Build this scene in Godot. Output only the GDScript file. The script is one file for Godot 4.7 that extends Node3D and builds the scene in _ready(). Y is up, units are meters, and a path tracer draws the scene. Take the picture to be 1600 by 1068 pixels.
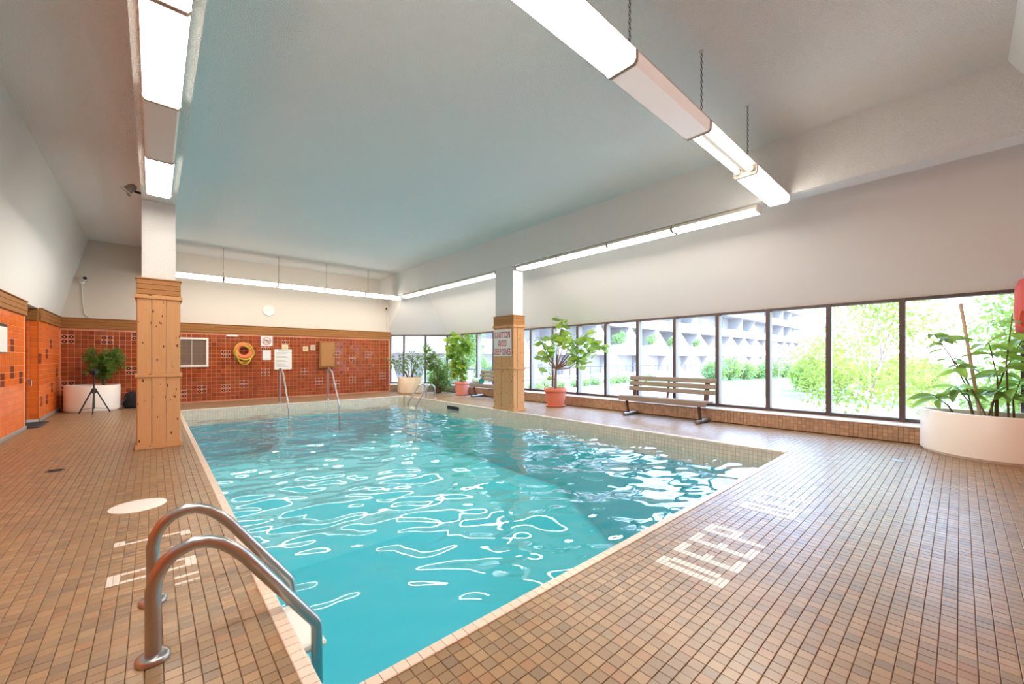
extends Node3D
# An indoor swimming pool: tiled deck, wood-clad columns, hung fluorescent rows, a wall of windows on a garden.
# Metres, y up. -z runs along the pool, +x towards the windows.

const EYE := 1.35
const XL := -1.823      # left wall
const ZF := -15.66      # far wall
const XW := 9.1         # glazing
const XS := 8.957       # sill wall face
const ZN := 1.4         # near wall
const YC := 4.55        # ceiling
const YB := 3.73        # underside of beams
const PX0 := 0.52
const PX1 := 6.806
const PZ0 := -13.484
const PZ1 := -1.662
const YW := -0.2        # water
const X0 := 1.326      # deck tile joints
const Z0 := -1.608
const P := 0.0615       # floor tile pitch
const R := 0.1215       # wall tile pitch

var M := {}
var taken := {}
var rng := RandomNumberGenerator.new()


class MB:
	var v := PackedVector3Array()
	var n := PackedVector3Array()
	var u := PackedVector2Array()

	func tri(a: Vector3, b: Vector3, c: Vector3, na: Vector3, nb: Vector3, nc: Vector3, ua := Vector2.ZERO, ub := Vector2.ZERO, uc := Vector2.ZERO) -> void:
		if (b - a).cross(c - a).dot(na + nb + nc) > 0.0:
			v.append(a); v.append(c); v.append(b)
			n.append(na); n.append(nc); n.append(nb)
			u.append(ua); u.append(uc); u.append(ub)
		else:
			v.append(a); v.append(b); v.append(c)
			n.append(na); n.append(nb); n.append(nc)
			u.append(ua); u.append(ub); u.append(uc)

	func quad(a: Vector3, b: Vector3, c: Vector3, d: Vector3, nn: Vector3, uvs := []) -> void:
		var q: Array = uvs if uvs.size() == 4 else [Vector2(0, 0), Vector2(a.distance_to(b), 0), Vector2(a.distance_to(b), b.distance_to(c)), Vector2(0, b.distance_to(c))]
		tri(a, b, c, nn, nn, nn, q[0], q[1], q[2])
		tri(a, c, d, nn, nn, nn, q[0], q[2], q[3])

	func box(c: Vector3, s: Vector3, bv := 0.0, B := Basis()) -> void:
		var h := s / 2.0
		bv = minf(bv, 0.45 * minf(s.x, minf(s.y, s.z)))
		var pt := func(sg: Vector3, k: int) -> Vector3:
			var p := sg * (h - Vector3.ONE * bv)
			p[k] = sg[k] * h[k]
			return c + B * p
		for k in 3:
			var a := (k + 1) % 3
			var b := (k + 2) % 3
			for sg in [-1.0, 1.0]:
				var q := []
				var uv := []
				for w in [[-1.0, -1.0], [1.0, -1.0], [1.0, 1.0], [-1.0, 1.0]]:
					var sv := Vector3.ZERO
					sv[k] = sg; sv[a] = w[0]; sv[b] = w[1]
					q.append(pt.call(sv, k))
					var la: float = w[0] * h[a]
					var lb: float = w[1] * h[b]
					uv.append(Vector2(la, lb) if k != 0 else Vector2(lb, la))
				var nn := Vector3.ZERO
				nn[k] = sg
				quad(q[0], q[1], q[2], q[3], B * nn, uv)
		if bv <= 0.0:
			return
		for k in 3:
			var a := (k + 1) % 3
			var b := (k + 2) % 3
			for sa in [-1.0, 1.0]:
				for sb in [-1.0, 1.0]:
					var s0 := Vector3.ZERO
					var s1 := Vector3.ZERO
					s0[k] = -1.0; s1[k] = 1.0
					s0[a] = sa; s1[a] = sa
					s0[b] = sb; s1[b] = sb
					var nn := Vector3.ZERO
					nn[a] = sa; nn[b] = sb
					quad(pt.call(s0, a), pt.call(s1, a), pt.call(s1, b), pt.call(s0, b), B * nn.normalized())
		for x in [-1.0, 1.0]:
			for y in [-1.0, 1.0]:
				for z in [-1.0, 1.0]:
					var sv := Vector3(x, y, z)
					var nn := B * sv.normalized()
					tri(pt.call(sv, 0), pt.call(sv, 1), pt.call(sv, 2), nn, nn, nn)

	# box from its two corners
	func bx(a: Vector3, b: Vector3, bv := 0.0) -> void:
		box((a + b) / 2.0, (b - a).abs(), bv)

	func tube(path: Array, rad, segs := 10, caps := true) -> void:
		var cnt := path.size()
		var rings := []
		var side := Vector3.ZERO
		var tot := 0.0
		for i in cnt:
			var p: Vector3 = path[i]
			var t: Vector3 = ((path[mini(i + 1, cnt - 1)] as Vector3) - (path[maxi(i - 1, 0)] as Vector3)).normalized()
			if i == 0:
				side = t.cross(Vector3.UP if absf(t.y) < 0.9 else Vector3.RIGHT).normalized()
			else:
				side = (side - t * side.dot(t)).normalized()
				tot += p.distance_to(path[i - 1])
			var up := t.cross(side)
			var r: float = rad[i] if rad is Array else rad
			var ring := []
			for k in segs + 1:
				var a := TAU * k / segs
				var d := side * cos(a) + up * sin(a)
				ring.append([p + d * r, d, Vector2(float(k) / segs, tot)])
			rings.append(ring)
		for i in cnt - 1:
			for k in segs:
				var a = rings[i][k]
				var b = rings[i][k + 1]
				var c = rings[i + 1][k + 1]
				var d = rings[i + 1][k]
				tri(a[0], b[0], c[0], a[1], b[1], c[1], a[2], b[2], c[2])
				tri(a[0], c[0], d[0], a[1], c[1], d[1], a[2], c[2], d[2])
		if caps:
			for e in [0, cnt - 1]:
				var t: Vector3 = ((path[1] as Vector3) - (path[0] as Vector3)).normalized() * -1.0 if e == 0 else ((path[cnt - 1] as Vector3) - (path[cnt - 2] as Vector3)).normalized()
				for k in segs:
					tri(path[e], rings[e][k][0], rings[e][k + 1][0], t, t, t)

	# profile: Vector2(radius, height) from bottom to top, sharp where points are doubled
	func lathe(profile: Array, segs := 32, at := Vector3.ZERO, a0 := 0.0, a1 := TAU) -> void:
		for i in profile.size() - 1:
			var p: Vector2 = profile[i]
			var q: Vector2 = profile[i + 1]
			if p.distance_to(q) < 1e-6:
				continue
			var d := (q - p).normalized()
			var nn := Vector2(d.y, -d.x)
			var np := nn
			var nq := nn
			if i > 0 and (profile[i - 1] as Vector2).distance_to(p) > 1e-6:
				var e := (p - (profile[i - 1] as Vector2)).normalized()
				if e.dot(d) > 0.6:
					np = (nn + Vector2(e.y, -e.x)).normalized()
			if i + 2 < profile.size() and (profile[i + 2] as Vector2).distance_to(q) > 1e-6:
				var e := ((profile[i + 2] as Vector2) - q).normalized()
				if e.dot(d) > 0.6:
					nq = (nn + Vector2(e.y, -e.x)).normalized()
			for k in segs:
				var a := lerpf(a0, a1, float(k) / segs)
				var b := lerpf(a0, a1, float(k + 1) / segs)
				var ca := Vector3(cos(a), 0, sin(a))
				var cb := Vector3(cos(b), 0, sin(b))
				var P0 := at + ca * p.x + Vector3.UP * p.y
				var P1 := at + cb * p.x + Vector3.UP * p.y
				var Q0 := at + ca * q.x + Vector3.UP * q.y
				var Q1 := at + cb * q.x + Vector3.UP * q.y
				var n0 := ca * np.x + Vector3.UP * np.y
				var n1 := cb * np.x + Vector3.UP * np.y
				var m0 := ca * nq.x + Vector3.UP * nq.y
				var m1 := cb * nq.x + Vector3.UP * nq.y
				var u0 := Vector2(a * maxf(p.x, q.x), p.y)
				var u1 := Vector2(b * maxf(p.x, q.x), p.y)
				var w0 := Vector2(u0.x, q.y)
				var w1 := Vector2(u1.x, q.y)
				if p.x > 1e-6:
					tri(P0, P1, Q1, n0, n1, m1, u0, u1, w1)
				if q.x > 1e-6:
					tri(P0, Q1, Q0, n0, m1, m0, u0, w1, w0)

	# a flat polygon in the plane of ax, ay through o, given thickness along its normal
	func prism(poly: Array, o: Vector3, ax: Vector3, ay: Vector3, thick: float) -> void:
		var nn := ax.cross(ay).normalized()
		var pk := PackedVector2Array(poly)
		var ids := Geometry2D.triangulate_polygon(pk)
		for s in [0.0, 1.0]:
			for t in ids.size() / 3:
				var q := []
				for k in 3:
					var w := pk[ids[t * 3 + k]]
					q.append(o + ax * w.x + ay * w.y + nn * thick * s)
				var m := nn if s > 0.5 else -nn
				tri(q[0], q[1], q[2], m, m, m, pk[ids[t * 3]], pk[ids[t * 3 + 1]], pk[ids[t * 3 + 2]])
		var area := 0.0
		for i in pk.size():
			area += pk[i].cross(pk[(i + 1) % pk.size()])
		var cw := 1.0 if area < 0.0 else -1.0
		for i in pk.size():
			var a := pk[i]
			var b := pk[(i + 1) % pk.size()]
			var e := (b - a).normalized()
			var m := (ax * -e.y + ay * e.x) * cw
			var A := o + ax * a.x + ay * a.y
			var B := o + ax * b.x + ay * b.y
			quad(A, B, B + nn * thick, A + nn * thick, m)

	func mesh() -> ArrayMesh:
		var arr := []
		arr.resize(Mesh.ARRAY_MAX)
		arr[Mesh.ARRAY_VERTEX] = v
		arr[Mesh.ARRAY_NORMAL] = n
		arr[Mesh.ARRAY_TEX_UV] = u
		var m := ArrayMesh.new()
		m.add_surface_from_arrays(Mesh.PRIMITIVE_TRIANGLES, arr)
		return m


func numbered(called: String) -> String:
	var k: int = taken.get(called, 0)
	taken[called] = k + 1
	return called if k == 0 else "%s_%03d" % [called, k]

func inst(called: String, mesh: Mesh, m: Material, parent: Node = null, at := Transform3D()) -> MeshInstance3D:
	var o := MeshInstance3D.new()
	o.name = called if parent else numbered(called)
	o.mesh = mesh
	o.material_override = m
	o.transform = at
	(parent if parent else self).add_child(o, true)
	return o

func put(called: String, b: MB, m: Material, parent: Node = null) -> MeshInstance3D:
	return inst(called, b.mesh(), m, parent)

func tag(o: Node, label: String, category: String, group := "", kind := "") -> void:
	o.set_meta("label", label)
	o.set_meta("category", category)
	if group:
		o.set_meta("group", group)
	if kind:
		o.set_meta("kind", kind)

func thing(called: String, label: String, category: String, at := Vector3.ZERO, turn := 0.0, group := "") -> Node3D:
	var o := Node3D.new()
	o.name = numbered(called)
	add_child(o)
	o.position = at
	o.rotation.y = turn
	tag(o, label, category, group)
	return o

func structure(called: String, b: MB, m: Material, label: String, category := "structure") -> MeshInstance3D:
	var o := put(called, b, m)
	tag(o, label, category, "", "structure")
	return o

func many(called: String, mesh: Mesh, m: Material, where: Array, tints: Array, parent: Node) -> void:
	var mm := MultiMesh.new()
	mm.transform_format = MultiMesh.TRANSFORM_3D
	mm.use_colors = tints.size() > 0
	mm.mesh = mesh
	mm.instance_count = where.size()
	for i in where.size():
		mm.set_instance_transform(i, where[i])
		if tints.size():
			mm.set_instance_color(i, tints[i])
	var o := MultiMeshInstance3D.new()
	o.name = called
	o.multimesh = mm
	o.material_override = m
	o.set_meta("kind", "stuff")
	parent.add_child(o, true)

func s(r: float, g: float, b: float) -> Color:
	return Color(r / 255.0, g / 255.0, b / 255.0)

func mat(called: String, c: Color, rough := 0.6, metal := 0.0, spec := 0.5) -> StandardMaterial3D:
	var m := StandardMaterial3D.new()
	m.resource_name = called
	m.albedo_color = c
	m.roughness = rough
	m.metallic = metal
	m.metallic_specular = spec
	M[called] = m
	return m

func noise_tex(freq: float, oct := 3, size := 512, sd := 1, normal := false, strength := 8.0, ramp: Gradient = null) -> NoiseTexture2D:
	var f := FastNoiseLite.new()
	f.seed = sd
	f.frequency = freq
	f.noise_type = FastNoiseLite.TYPE_SIMPLEX_SMOOTH
	f.fractal_octaves = oct
	var t := NoiseTexture2D.new()
	t.width = size
	t.height = size
	t.seamless = true
	t.noise = f
	t.as_normal_map = normal
	t.bump_strength = strength
	if ramp:
		t.color_ramp = ramp
	return t

func ramp(a: Color, b: Color) -> Gradient:
	var g := Gradient.new()
	g.set_color(0, a)
	g.set_color(1, b)
	return g

# boards: straight grain along v, with knots
func wood_image(sd: int, light: Color, dark: Color, knots: int, w := 128, h := 512, knot := Color(0.22, 0.11, 0.05)) -> ImageTexture:
	var f := FastNoiseLite.new()
	f.seed = sd
	f.frequency = 0.02
	f.fractal_octaves = 4
	var r := RandomNumberGenerator.new()
	r.seed = sd * 77 + 5
	var ks := []
	for k in knots:
		ks.append([r.randf() * w, r.randf() * h, r.randf_range(3.0, 8.0)])
	var im := Image.create(w, h, false, Image.FORMAT_RGB8)
	for y in h:
		for x in w:
			var px := float(x)
			var bend := 0.0
			var dk := 0.0
			for k in ks:
				var dx: float = x - k[0]
				var dy: float = (y - k[1]) * 0.8
				var d := sqrt(dx * dx + dy * dy)
				bend += (dx / (d + 2.0)) * 6.0 * exp(-d / (k[2] * 3.0))
				dk = maxf(dk, clampf((k[2] - d) / 2.0 + 0.5, 0.0, 1.0))
			px -= bend
			var g := f.get_noise_2d(px * 5.0, y * 0.12) * 0.5 + 0.5
			var ring := 0.5 + 0.5 * sin(px * 0.55 + f.get_noise_2d(px * 0.6, y * 0.1 + 300.0) * 7.0)
			var c := light.lerp(dark, clampf(g * 0.55 + ring * 0.3, 0.0, 1.0))
			im.set_pixel(x, y, c.lerp(knot, dk * 0.85))
	return ImageTexture.create_from_image(im)


func materials() -> void:
	var m := mat("stucco", s(234, 233, 232), 0.95, 0.0, 0.3)
	m.heightmap_enabled = true
	m.heightmap_texture = noise_tex(0.14, 2, 512, 4)
	m.heightmap_scale = 1.1
	m.uv1_triplanar = true
	m.uv1_world_triplanar = true
	m.uv1_scale = Vector3.ONE * 0.9
	m = mat("plaster", s(228, 225, 224), 0.9, 0.0, 0.3)
	m.heightmap_enabled = true
	m.heightmap_texture = noise_tex(0.05, 3, 512, 9)
	m.heightmap_scale = 0.12
	m.uv1_triplanar = true
	m.uv1_world_triplanar = true
	m.uv1_scale = Vector3.ONE * 0.7
	m = mat("cream_plaster", s(214, 204, 194), 0.9, 0.0, 0.3)
	m.heightmap_enabled = true
	m.heightmap_texture = (M.plaster as StandardMaterial3D).heightmap_texture
	m.heightmap_scale = 0.12
	m.uv1_triplanar = true
	m.uv1_world_triplanar = true
	m.uv1_scale = Vector3.ONE * 0.7
	mat("deck_grout", s(98, 78, 62), 0.85)
	m = mat("deck_tile", Color.WHITE, 0.4, 0.0, 0.82)
	m.vertex_color_use_as_albedo = true
	m.roughness_texture = noise_tex(0.03, 3, 256, 31, false, 8.0, ramp(Color(0.75, 0.75, 0.75), Color(1, 1, 1)))
	m.uv1_triplanar = true
	m.uv1_world_triplanar = true
	m.uv1_scale = Vector3.ONE * 0.8
	var tones := [s(146, 114, 78), s(137, 106, 73), s(151, 118, 81), s(131, 101, 72), s(149, 108, 72), s(125, 100, 75), s(155, 124, 89), s(137, 110, 79)]
	for k in tones.size():
		mat("deck_tile_%d" % k, tones[k], 0.35, 0.0, 0.82)
	mat("letter_tile", s(214, 206, 196), 0.35, 0.0, 0.82)
	mat("coping_tile", s(222, 200, 182), 0.3, 0.0, 0.55)
	mat("coping_pale", s(214, 196, 180), 0.3, 0.0, 0.55)
	mat("pool_cream", s(214, 205, 188), 0.4)
	mat("pool_paint", s(44, 190, 206), 0.6)
	m = mat("water", Color(0.75, 0.95, 0.97, 0.0), 0.02, 0.0, 0.5)
	m.transparency = BaseMaterial3D.TRANSPARENCY_ALPHA
	m = mat("glass", Color(0.9, 0.97, 0.95, 0.02), 0.02, 0.0, 0.5)
	m.transparency = BaseMaterial3D.TRANSPARENCY_ALPHA
	mat("red_grout", s(214, 146, 114), 0.8)
	m = mat("red_tile", Color.WHITE, 0.06, 0.0, 0.5)
	m.vertex_color_use_as_albedo = true
	mat("pattern_tile", s(214, 142, 116), 0.14)
	mat("pattern_print", s(52, 18, 16), 0.2)
	mat("orange_grout", s(238, 150, 104), 0.8)
	m = mat("orange_tile", Color.WHITE, 0.2, 0.0, 0.5)
	m.vertex_color_use_as_albedo = true
	mat("orange_dark", s(120, 52, 30), 0.2)
	mat("cove_base", s(150, 140, 132), 0.6)
	for k in 4:
		m = mat("pine_%d" % k, Color.WHITE, 0.6, 0.0, 0.35)
		m.albedo_texture = wood_image(10 + k, s(222, 172, 122), s(194, 138, 92), [6, 4, 8, 5][k])
		m.uv1_scale = Vector3(1.0 / 0.16, 1.0 / 1.15, 1)
		m.uv1_offset = Vector3(0.5, 0.3 * k, 0)
	m = mat("cedar", Color.WHITE, 0.55, 0.0, 0.35)
	m.albedo_texture = wood_image(41, s(176, 122, 70), s(132, 82, 42), 0, 64, 512)
	m.uv1_scale = Vector3(1.0 / 0.1, 1.0 / 1.3, 1)
	m = mat("cedar_light", Color.WHITE, 0.55, 0.0, 0.35)
	m.albedo_texture = wood_image(47, s(190, 138, 88), s(150, 98, 56), 0, 64, 512)
	m.uv1_scale = Vector3(1.0 / 0.1, 1.0 / 1.3, 1)
	m = mat("bench_wood", Color.WHITE, 0.55, 0.0, 0.4)
	m.albedo_texture = wood_image(53, s(154, 138, 124), s(118, 103, 92), 0, 64, 512)
	m.uv1_scale = Vector3(1.0 / 0.14, 1.0 / 1.2, 1)
	mat("bench_steel", s(88, 58, 50), 0.45)
	m = mat("steel", s(176, 174, 174), 0.3, 1.0)
	mat("steel_dull", s(160, 154, 148), 0.35, 1.0)
	mat("bronze_frame", s(92, 76, 74), 0.45, 0.2)
	mat("frame_side", s(168, 158, 148), 0.5)
	mat("sill_white", s(226, 220, 212), 0.45)
	mat("white_paint", s(232, 228, 222), 0.5)
	mat("white_gloss", s(236, 226, 216), 0.3)
	mat("cream_gloss", s(226, 206, 178), 0.35)
	mat("housing", s(214, 206, 196), 0.5)
	mat("lens_unlit", s(222, 210, 204), 0.35)
	m = mat("lens_dim", s(222, 210, 204), 0.35)
	m.emission_enabled = true
	m.emission = Color(1.0, 0.93, 0.9)
	m.emission_energy_multiplier = 0.22
	m = mat("lens_lit", s(250, 246, 236), 0.5)
	m.emission_enabled = true
	m.emission = Color(1.0, 0.965, 0.9)
	m.emission_energy_multiplier = 10.0
	m = mat("tube_lit", s(250, 248, 240), 0.5)
	m.emission_enabled = true
	m.emission = Color(1.0, 0.97, 0.91)
	m.emission_energy_multiplier = 9.0
	mat("chain", s(96, 84, 74), 0.5, 0.8)
	mat("dark", s(34, 33, 34), 0.55)
	mat("black_fabric", s(26, 26, 28), 0.9)
	mat("grey_fabric", s(62, 62, 66), 0.9)
	mat("terracotta", s(214, 124, 98), 0.6)
	mat("terracotta_pale", s(222, 142, 124), 0.6)
	mat("soil", s(66, 50, 38), 0.95)
	mat("bark", s(132, 104, 82), 0.9)
	mat("bark_grey", s(150, 136, 120), 0.9)
	mat("stem", s(112, 96, 66), 0.8)
	mat("stake", s(214, 196, 170), 0.8)
	mat("bark_pale", s(178, 158, 144), 0.9)
	for d in [["leaf_a", s(104, 140, 52)], ["leaf_b", s(84, 124, 48)], ["leaf_c", s(140, 164, 62)], ["leaf_dark", s(46, 76, 42)], ["leaf_fern", s(62, 104, 44)], ["leaf_light", s(142, 188, 84)],
			["leaf_yellow", s(112, 122, 50)], ["leaf_lime", s(86, 112, 48)], ["leaf_teal", s(72, 108, 84)], ["hedge_green", s(96, 120, 92)]]:
		m = mat(d[0], d[1], 0.45, 0.0, 0.4)
		m.backlight_enabled = true
		m.backlight = Color(0.66, 0.74, 0.36)
	mat("red_print", s(196, 52, 62), 0.5)
	mat("black_print", s(40, 34, 34), 0.6)
	mat("paper", s(232, 230, 226), 0.6)
	mat("paper_cream", s(232, 214, 168), 0.6)
	mat("ring_orange", s(238, 122, 84), 0.5)
	mat("rope_yellow", s(206, 186, 62), 0.7)
	mat("float_red", s(236, 110, 112), 0.4)
	mat("towel_white", s(196, 220, 206), 0.9)
	mat("towel_teal", s(36, 128, 122), 0.8)
	mat("concrete", s(158, 156, 158), 0.85)
	mat("concrete_pale", s(172, 170, 172), 0.85)
	mat("curtain", s(184, 180, 182), 0.8)
	mat("window_dark", s(128, 126, 132), 0.15)
	mat("brown_panel", s(139, 90, 73), 0.7)
	m = mat("lawn", s(122, 155, 114), 0.95)
	m.albedo_texture = noise_tex(0.03, 4, 256, 71, false, 8.0, ramp(Color(0.75, 0.78, 0.7), Color(1, 1, 1)))
	m.uv1_triplanar = true
	m.uv1_world_triplanar = true
	m.uv1_scale = Vector3.ONE * 0.15
	m = mat("gravel", s(186, 180, 174), 0.95)
	m.albedo_texture = noise_tex(0.08, 4, 256, 72, false, 8.0, ramp(Color(0.8, 0.8, 0.8), Color(1, 1, 1)))
	m.uv1_triplanar = true
	m.uv1_world_triplanar = true
	m.uv1_scale = Vector3.ONE * 0.2
	mat("rail_grey", s(54, 58, 72), 0.5)
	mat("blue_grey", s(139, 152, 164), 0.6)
	mat("pink_cloth", s(226, 130, 150), 0.8)


func _ready() -> void:
	# --- camera: level, lens shifted a little upwards ---
	var cam := Camera3D.new()
	cam.name = "main_camera"
	cam.projection = Camera3D.PROJECTION_FRUSTUM
	cam.near = 0.05
	cam.far = 400.0
	cam.size = cam.near * 1068.0 / 627.0
	cam.frustum_offset = Vector2(0, cam.near * 26.0 / 627.0)
	cam.position = Vector3(0, EYE, 0)
	cam.rotation.y = -atan2(561.0, 627.0)
	add_child(cam)
	cam.current = true
	# --- sky, sun, exposure ---
	var env := Environment.new()
	env.background_mode = Environment.BG_SKY
	var sky := Sky.new()
	var sm := ProceduralSkyMaterial.new()
	sm.sky_top_color = Color(0.64, 0.80, 1.0)
	sm.sky_horizon_color = Color(0.86, 0.92, 1.0)
	sm.ground_bottom_color = Color(0.55, 0.55, 0.55)
	sm.ground_horizon_color = Color(0.8, 0.8, 0.8)
	sm.sun_angle_max = 0.0
	sky.sky_material = sm
	env.sky = sky
	env.background_energy_multiplier = 8.4
	env.tonemap_mode = Environment.TONE_MAPPER_LINEAR
	env.tonemap_exposure = 1.5
	env.sdfgi_enabled = true
	env.ssao_enabled = true
	env.ssil_enabled = true
	var we := WorldEnvironment.new()
	we.name = "environment"
	we.environment = env
	add_child(we)
	var sun := DirectionalLight3D.new()
	sun.name = "sun"
	sun.light_color = Color(1.0, 0.95, 0.86)
	sun.light_energy = 2.8
	sun.light_angular_distance = 0.6
	sun.shadow_enabled = true
	add_child(sun)
	sun.look_at_from_position(Vector3(-3.0, 9.0, 6.0), Vector3.ZERO)

	rng.seed = 20240
	materials()
	shell()
	deck()
	pool()
	far_wall_tiles()
	left_wall_tiles()
	glazing()
	trims()
	columns()
	light_rows()
	ladders()
	wall_things()
	benches()
	plants()
	floor_things()
	garden()


# ------------------------------------------------------------------ setting

func shell() -> void:
	var t := 0.25
	var b := MB.new()
	# ceiling slab and beams
	b.bx(Vector3(XL - 1.5, YC, ZF - 0.6), Vector3(XW + 1.2, YC + 0.3, ZN + t))
	var c := structure("ceiling", b, M.stucco, "high white stippled stucco ceiling over the pool", "ceiling")
	b = MB.new()
	b.bx(Vector3(6.85, YB, ZF), Vector3(7.18, YC, ZN))
	put("beam", b, M.stucco, c)
	b = MB.new()
	b.bx(Vector3(-0.127, YB, ZF), Vector3(0.266, YC, ZN))
	put("beam", b, M.stucco, c)
	# far wall: end of it is an outer corner beside the windows
	b = MB.new()
	b.bx(Vector3(XL - 1.0, -0.3, ZF - t), Vector3(7.27, YC, ZF))
	structure("wall_far", b, M.cream_plaster, "far wall, cream plaster above a band of dark red glazed tiles", "wall")
	# left wall: upright to the trim, leaning inwards above it, with a door recess
	b = MB.new()
	var tr := 2.42
	b.bx(Vector3(XL - t, -0.3, -11.87), Vector3(XL, tr, ZN + t))
	b.bx(Vector3(XL - t, -0.3, ZF), Vector3(XL, tr, -13.13))
	b.bx(Vector3(XL - 0.55, -0.3, -13.38), Vector3(XL - t, tr, -13.13))
	b.bx(Vector3(XL - 0.55, -0.3, -11.87), Vector3(XL - t, tr, -11.62))
	b.bx(Vector3(XL - 0.8, -0.3, -13.38), Vector3(XL - 0.55, tr, -11.62))
	var zl0 := ZF
	var zl1 := ZN + t
	b.prism([Vector2(XL - 0.9, tr), Vector2(XL, tr), Vector2(-1.30, YC), Vector2(-1.55, YC), Vector2(-1.9, tr + 0.35), Vector2(XL - 0.9, tr + 0.35)], Vector3(0, 0, zl0), Vector3.RIGHT, Vector3.UP, zl1 - zl0)
	structure("wall_left", b, M.plaster, "side wall of orange glazed tiles below a leaning white plaster upper part", "wall")
	# near wall behind the camera
	b = MB.new()
	b.bx(Vector3(XL - 0.9, -0.3, ZN), Vector3(XW + 1.0, 2.42, ZN + t))
	b.prism([Vector2(ZN + 0.6, 2.42), Vector2(ZN, 2.42), Vector2(0.34, YC), Vector2(0.7, YC), Vector2(ZN + 0.6, 2.8)], Vector3(XW + 1.0, 0, 0), Vector3(0, 0, 1), Vector3.UP, XW + 2.0 - XL)
	structure("wall_near", b, M.plaster, "near end wall of orange tiles below leaning white plaster", "wall")
	# window walls: sloped soffit from the head up to the ceiling, along the right side and the corner
	b = MB.new()
	var hd := 2.33
	var run := 1.85
	var ca := Vector3(XW, hd, -14.2)                     # corner of the glazing
	var e0 := Vector3(7.34, hd, -15.76)                  # where it meets the far wall
	var ca2 := Vector3(XW - run, YC, -14.2 + 0.447 * run)
	var nd := Vector3(-0.667, 0, 0.745)
	var tp := Vector3(7.2, YC, -13.42)
	var lf := Vector3(7.2, 2.545, -15.66)
	var nz := Vector3(XW, hd, ZN)
	var nz2 := Vector3(XW - run, YC, ZN)
	var dn := Vector3(-0.77, -0.64, 0).normalized()
	b.quad(ca, nz, nz2, ca2, dn)
	var dn2 := (nd * 0.77 + Vector3.DOWN * 0.64).normalized()
	b.tri(e0, ca, ca2, dn2, dn2, dn2)
	b.tri(e0, ca2, tp, dn2, dn2, dn2)
	b.tri(e0, tp, lf, dn2, dn2, dn2)
	b.tri(tp, lf, Vector3(7.2, YC, -15.66), Vector3.LEFT, Vector3.LEFT, Vector3.LEFT)
	# the outside of that slope, so that it is a slab
	var off := Vector3(0.35, 0.0, 0)
	var offd := -nd * 0.35
	b.quad(ca + off, nz + off, nz2 + off + Vector3.UP * 0.3, ca2 + off + Vector3.UP * 0.3, -dn)
	b.quad(e0 + offd, ca + offd, ca2 + offd + Vector3.UP * 0.3, tp + offd + Vector3.UP * 0.3, -dn2)
	b.quad(ca, nz, nz + off, ca + off, Vector3.DOWN)
	b.quad(e0, ca, ca + offd, e0 + offd, Vector3.DOWN)
	structure("wall_right", b, M.plaster, "white plaster soffit sloping up from the window heads", "wall")

func deck_tone() -> Array:
	var k := rng.randi() % 8
	if rng.randf() < 0.55:
		k = [0, 1, 2, 7][rng.randi() % 4]
	var c: Color = (M["deck_tile_%d" % k] as StandardMaterial3D).albedo_color.srgb_to_linear()
	var f := rng.randf_range(0.9, 1.08)
	return [k, Color(c.r * f, c.g * f, c.b * f)]

func tile_mesh(sx: float, sy: float, th: float, bv: float) -> ArrayMesh:
	# top face at y = 0 with chamfered rim, open below
	var b := MB.new()
	var hx := sx / 2.0
	var hz := sy / 2.0
	var t := [Vector3(-hx + bv, 0, -hz + bv), Vector3(hx - bv, 0, -hz + bv), Vector3(hx - bv, 0, hz - bv), Vector3(-hx + bv, 0, hz - bv)]
	var m := [Vector3(-hx, -bv * 0.6, -hz), Vector3(hx, -bv * 0.6, -hz), Vector3(hx, -bv * 0.6, hz), Vector3(-hx, -bv * 0.6, hz)]
	var d := [Vector3(-hx, -th, -hz), Vector3(hx, -th, -hz), Vector3(hx, -th, hz), Vector3(-hx, -th, hz)]
	b.quad(t[0], t[1], t[2], t[3], Vector3.UP)
	var dirs := [Vector3(0, 0, -1), Vector3(1, 0, 0), Vector3(0, 0, 1), Vector3(-1, 0, 0)]
	for k in 4:
		var j := (k + 1) % 4
		b.quad(t[k], t[j], m[j], m[k], (dirs[k] + Vector3.UP * 1.2).normalized())
		b.quad(m[k], m[j], d[j], d[k], dirs[k])
	return b.mesh()

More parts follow.
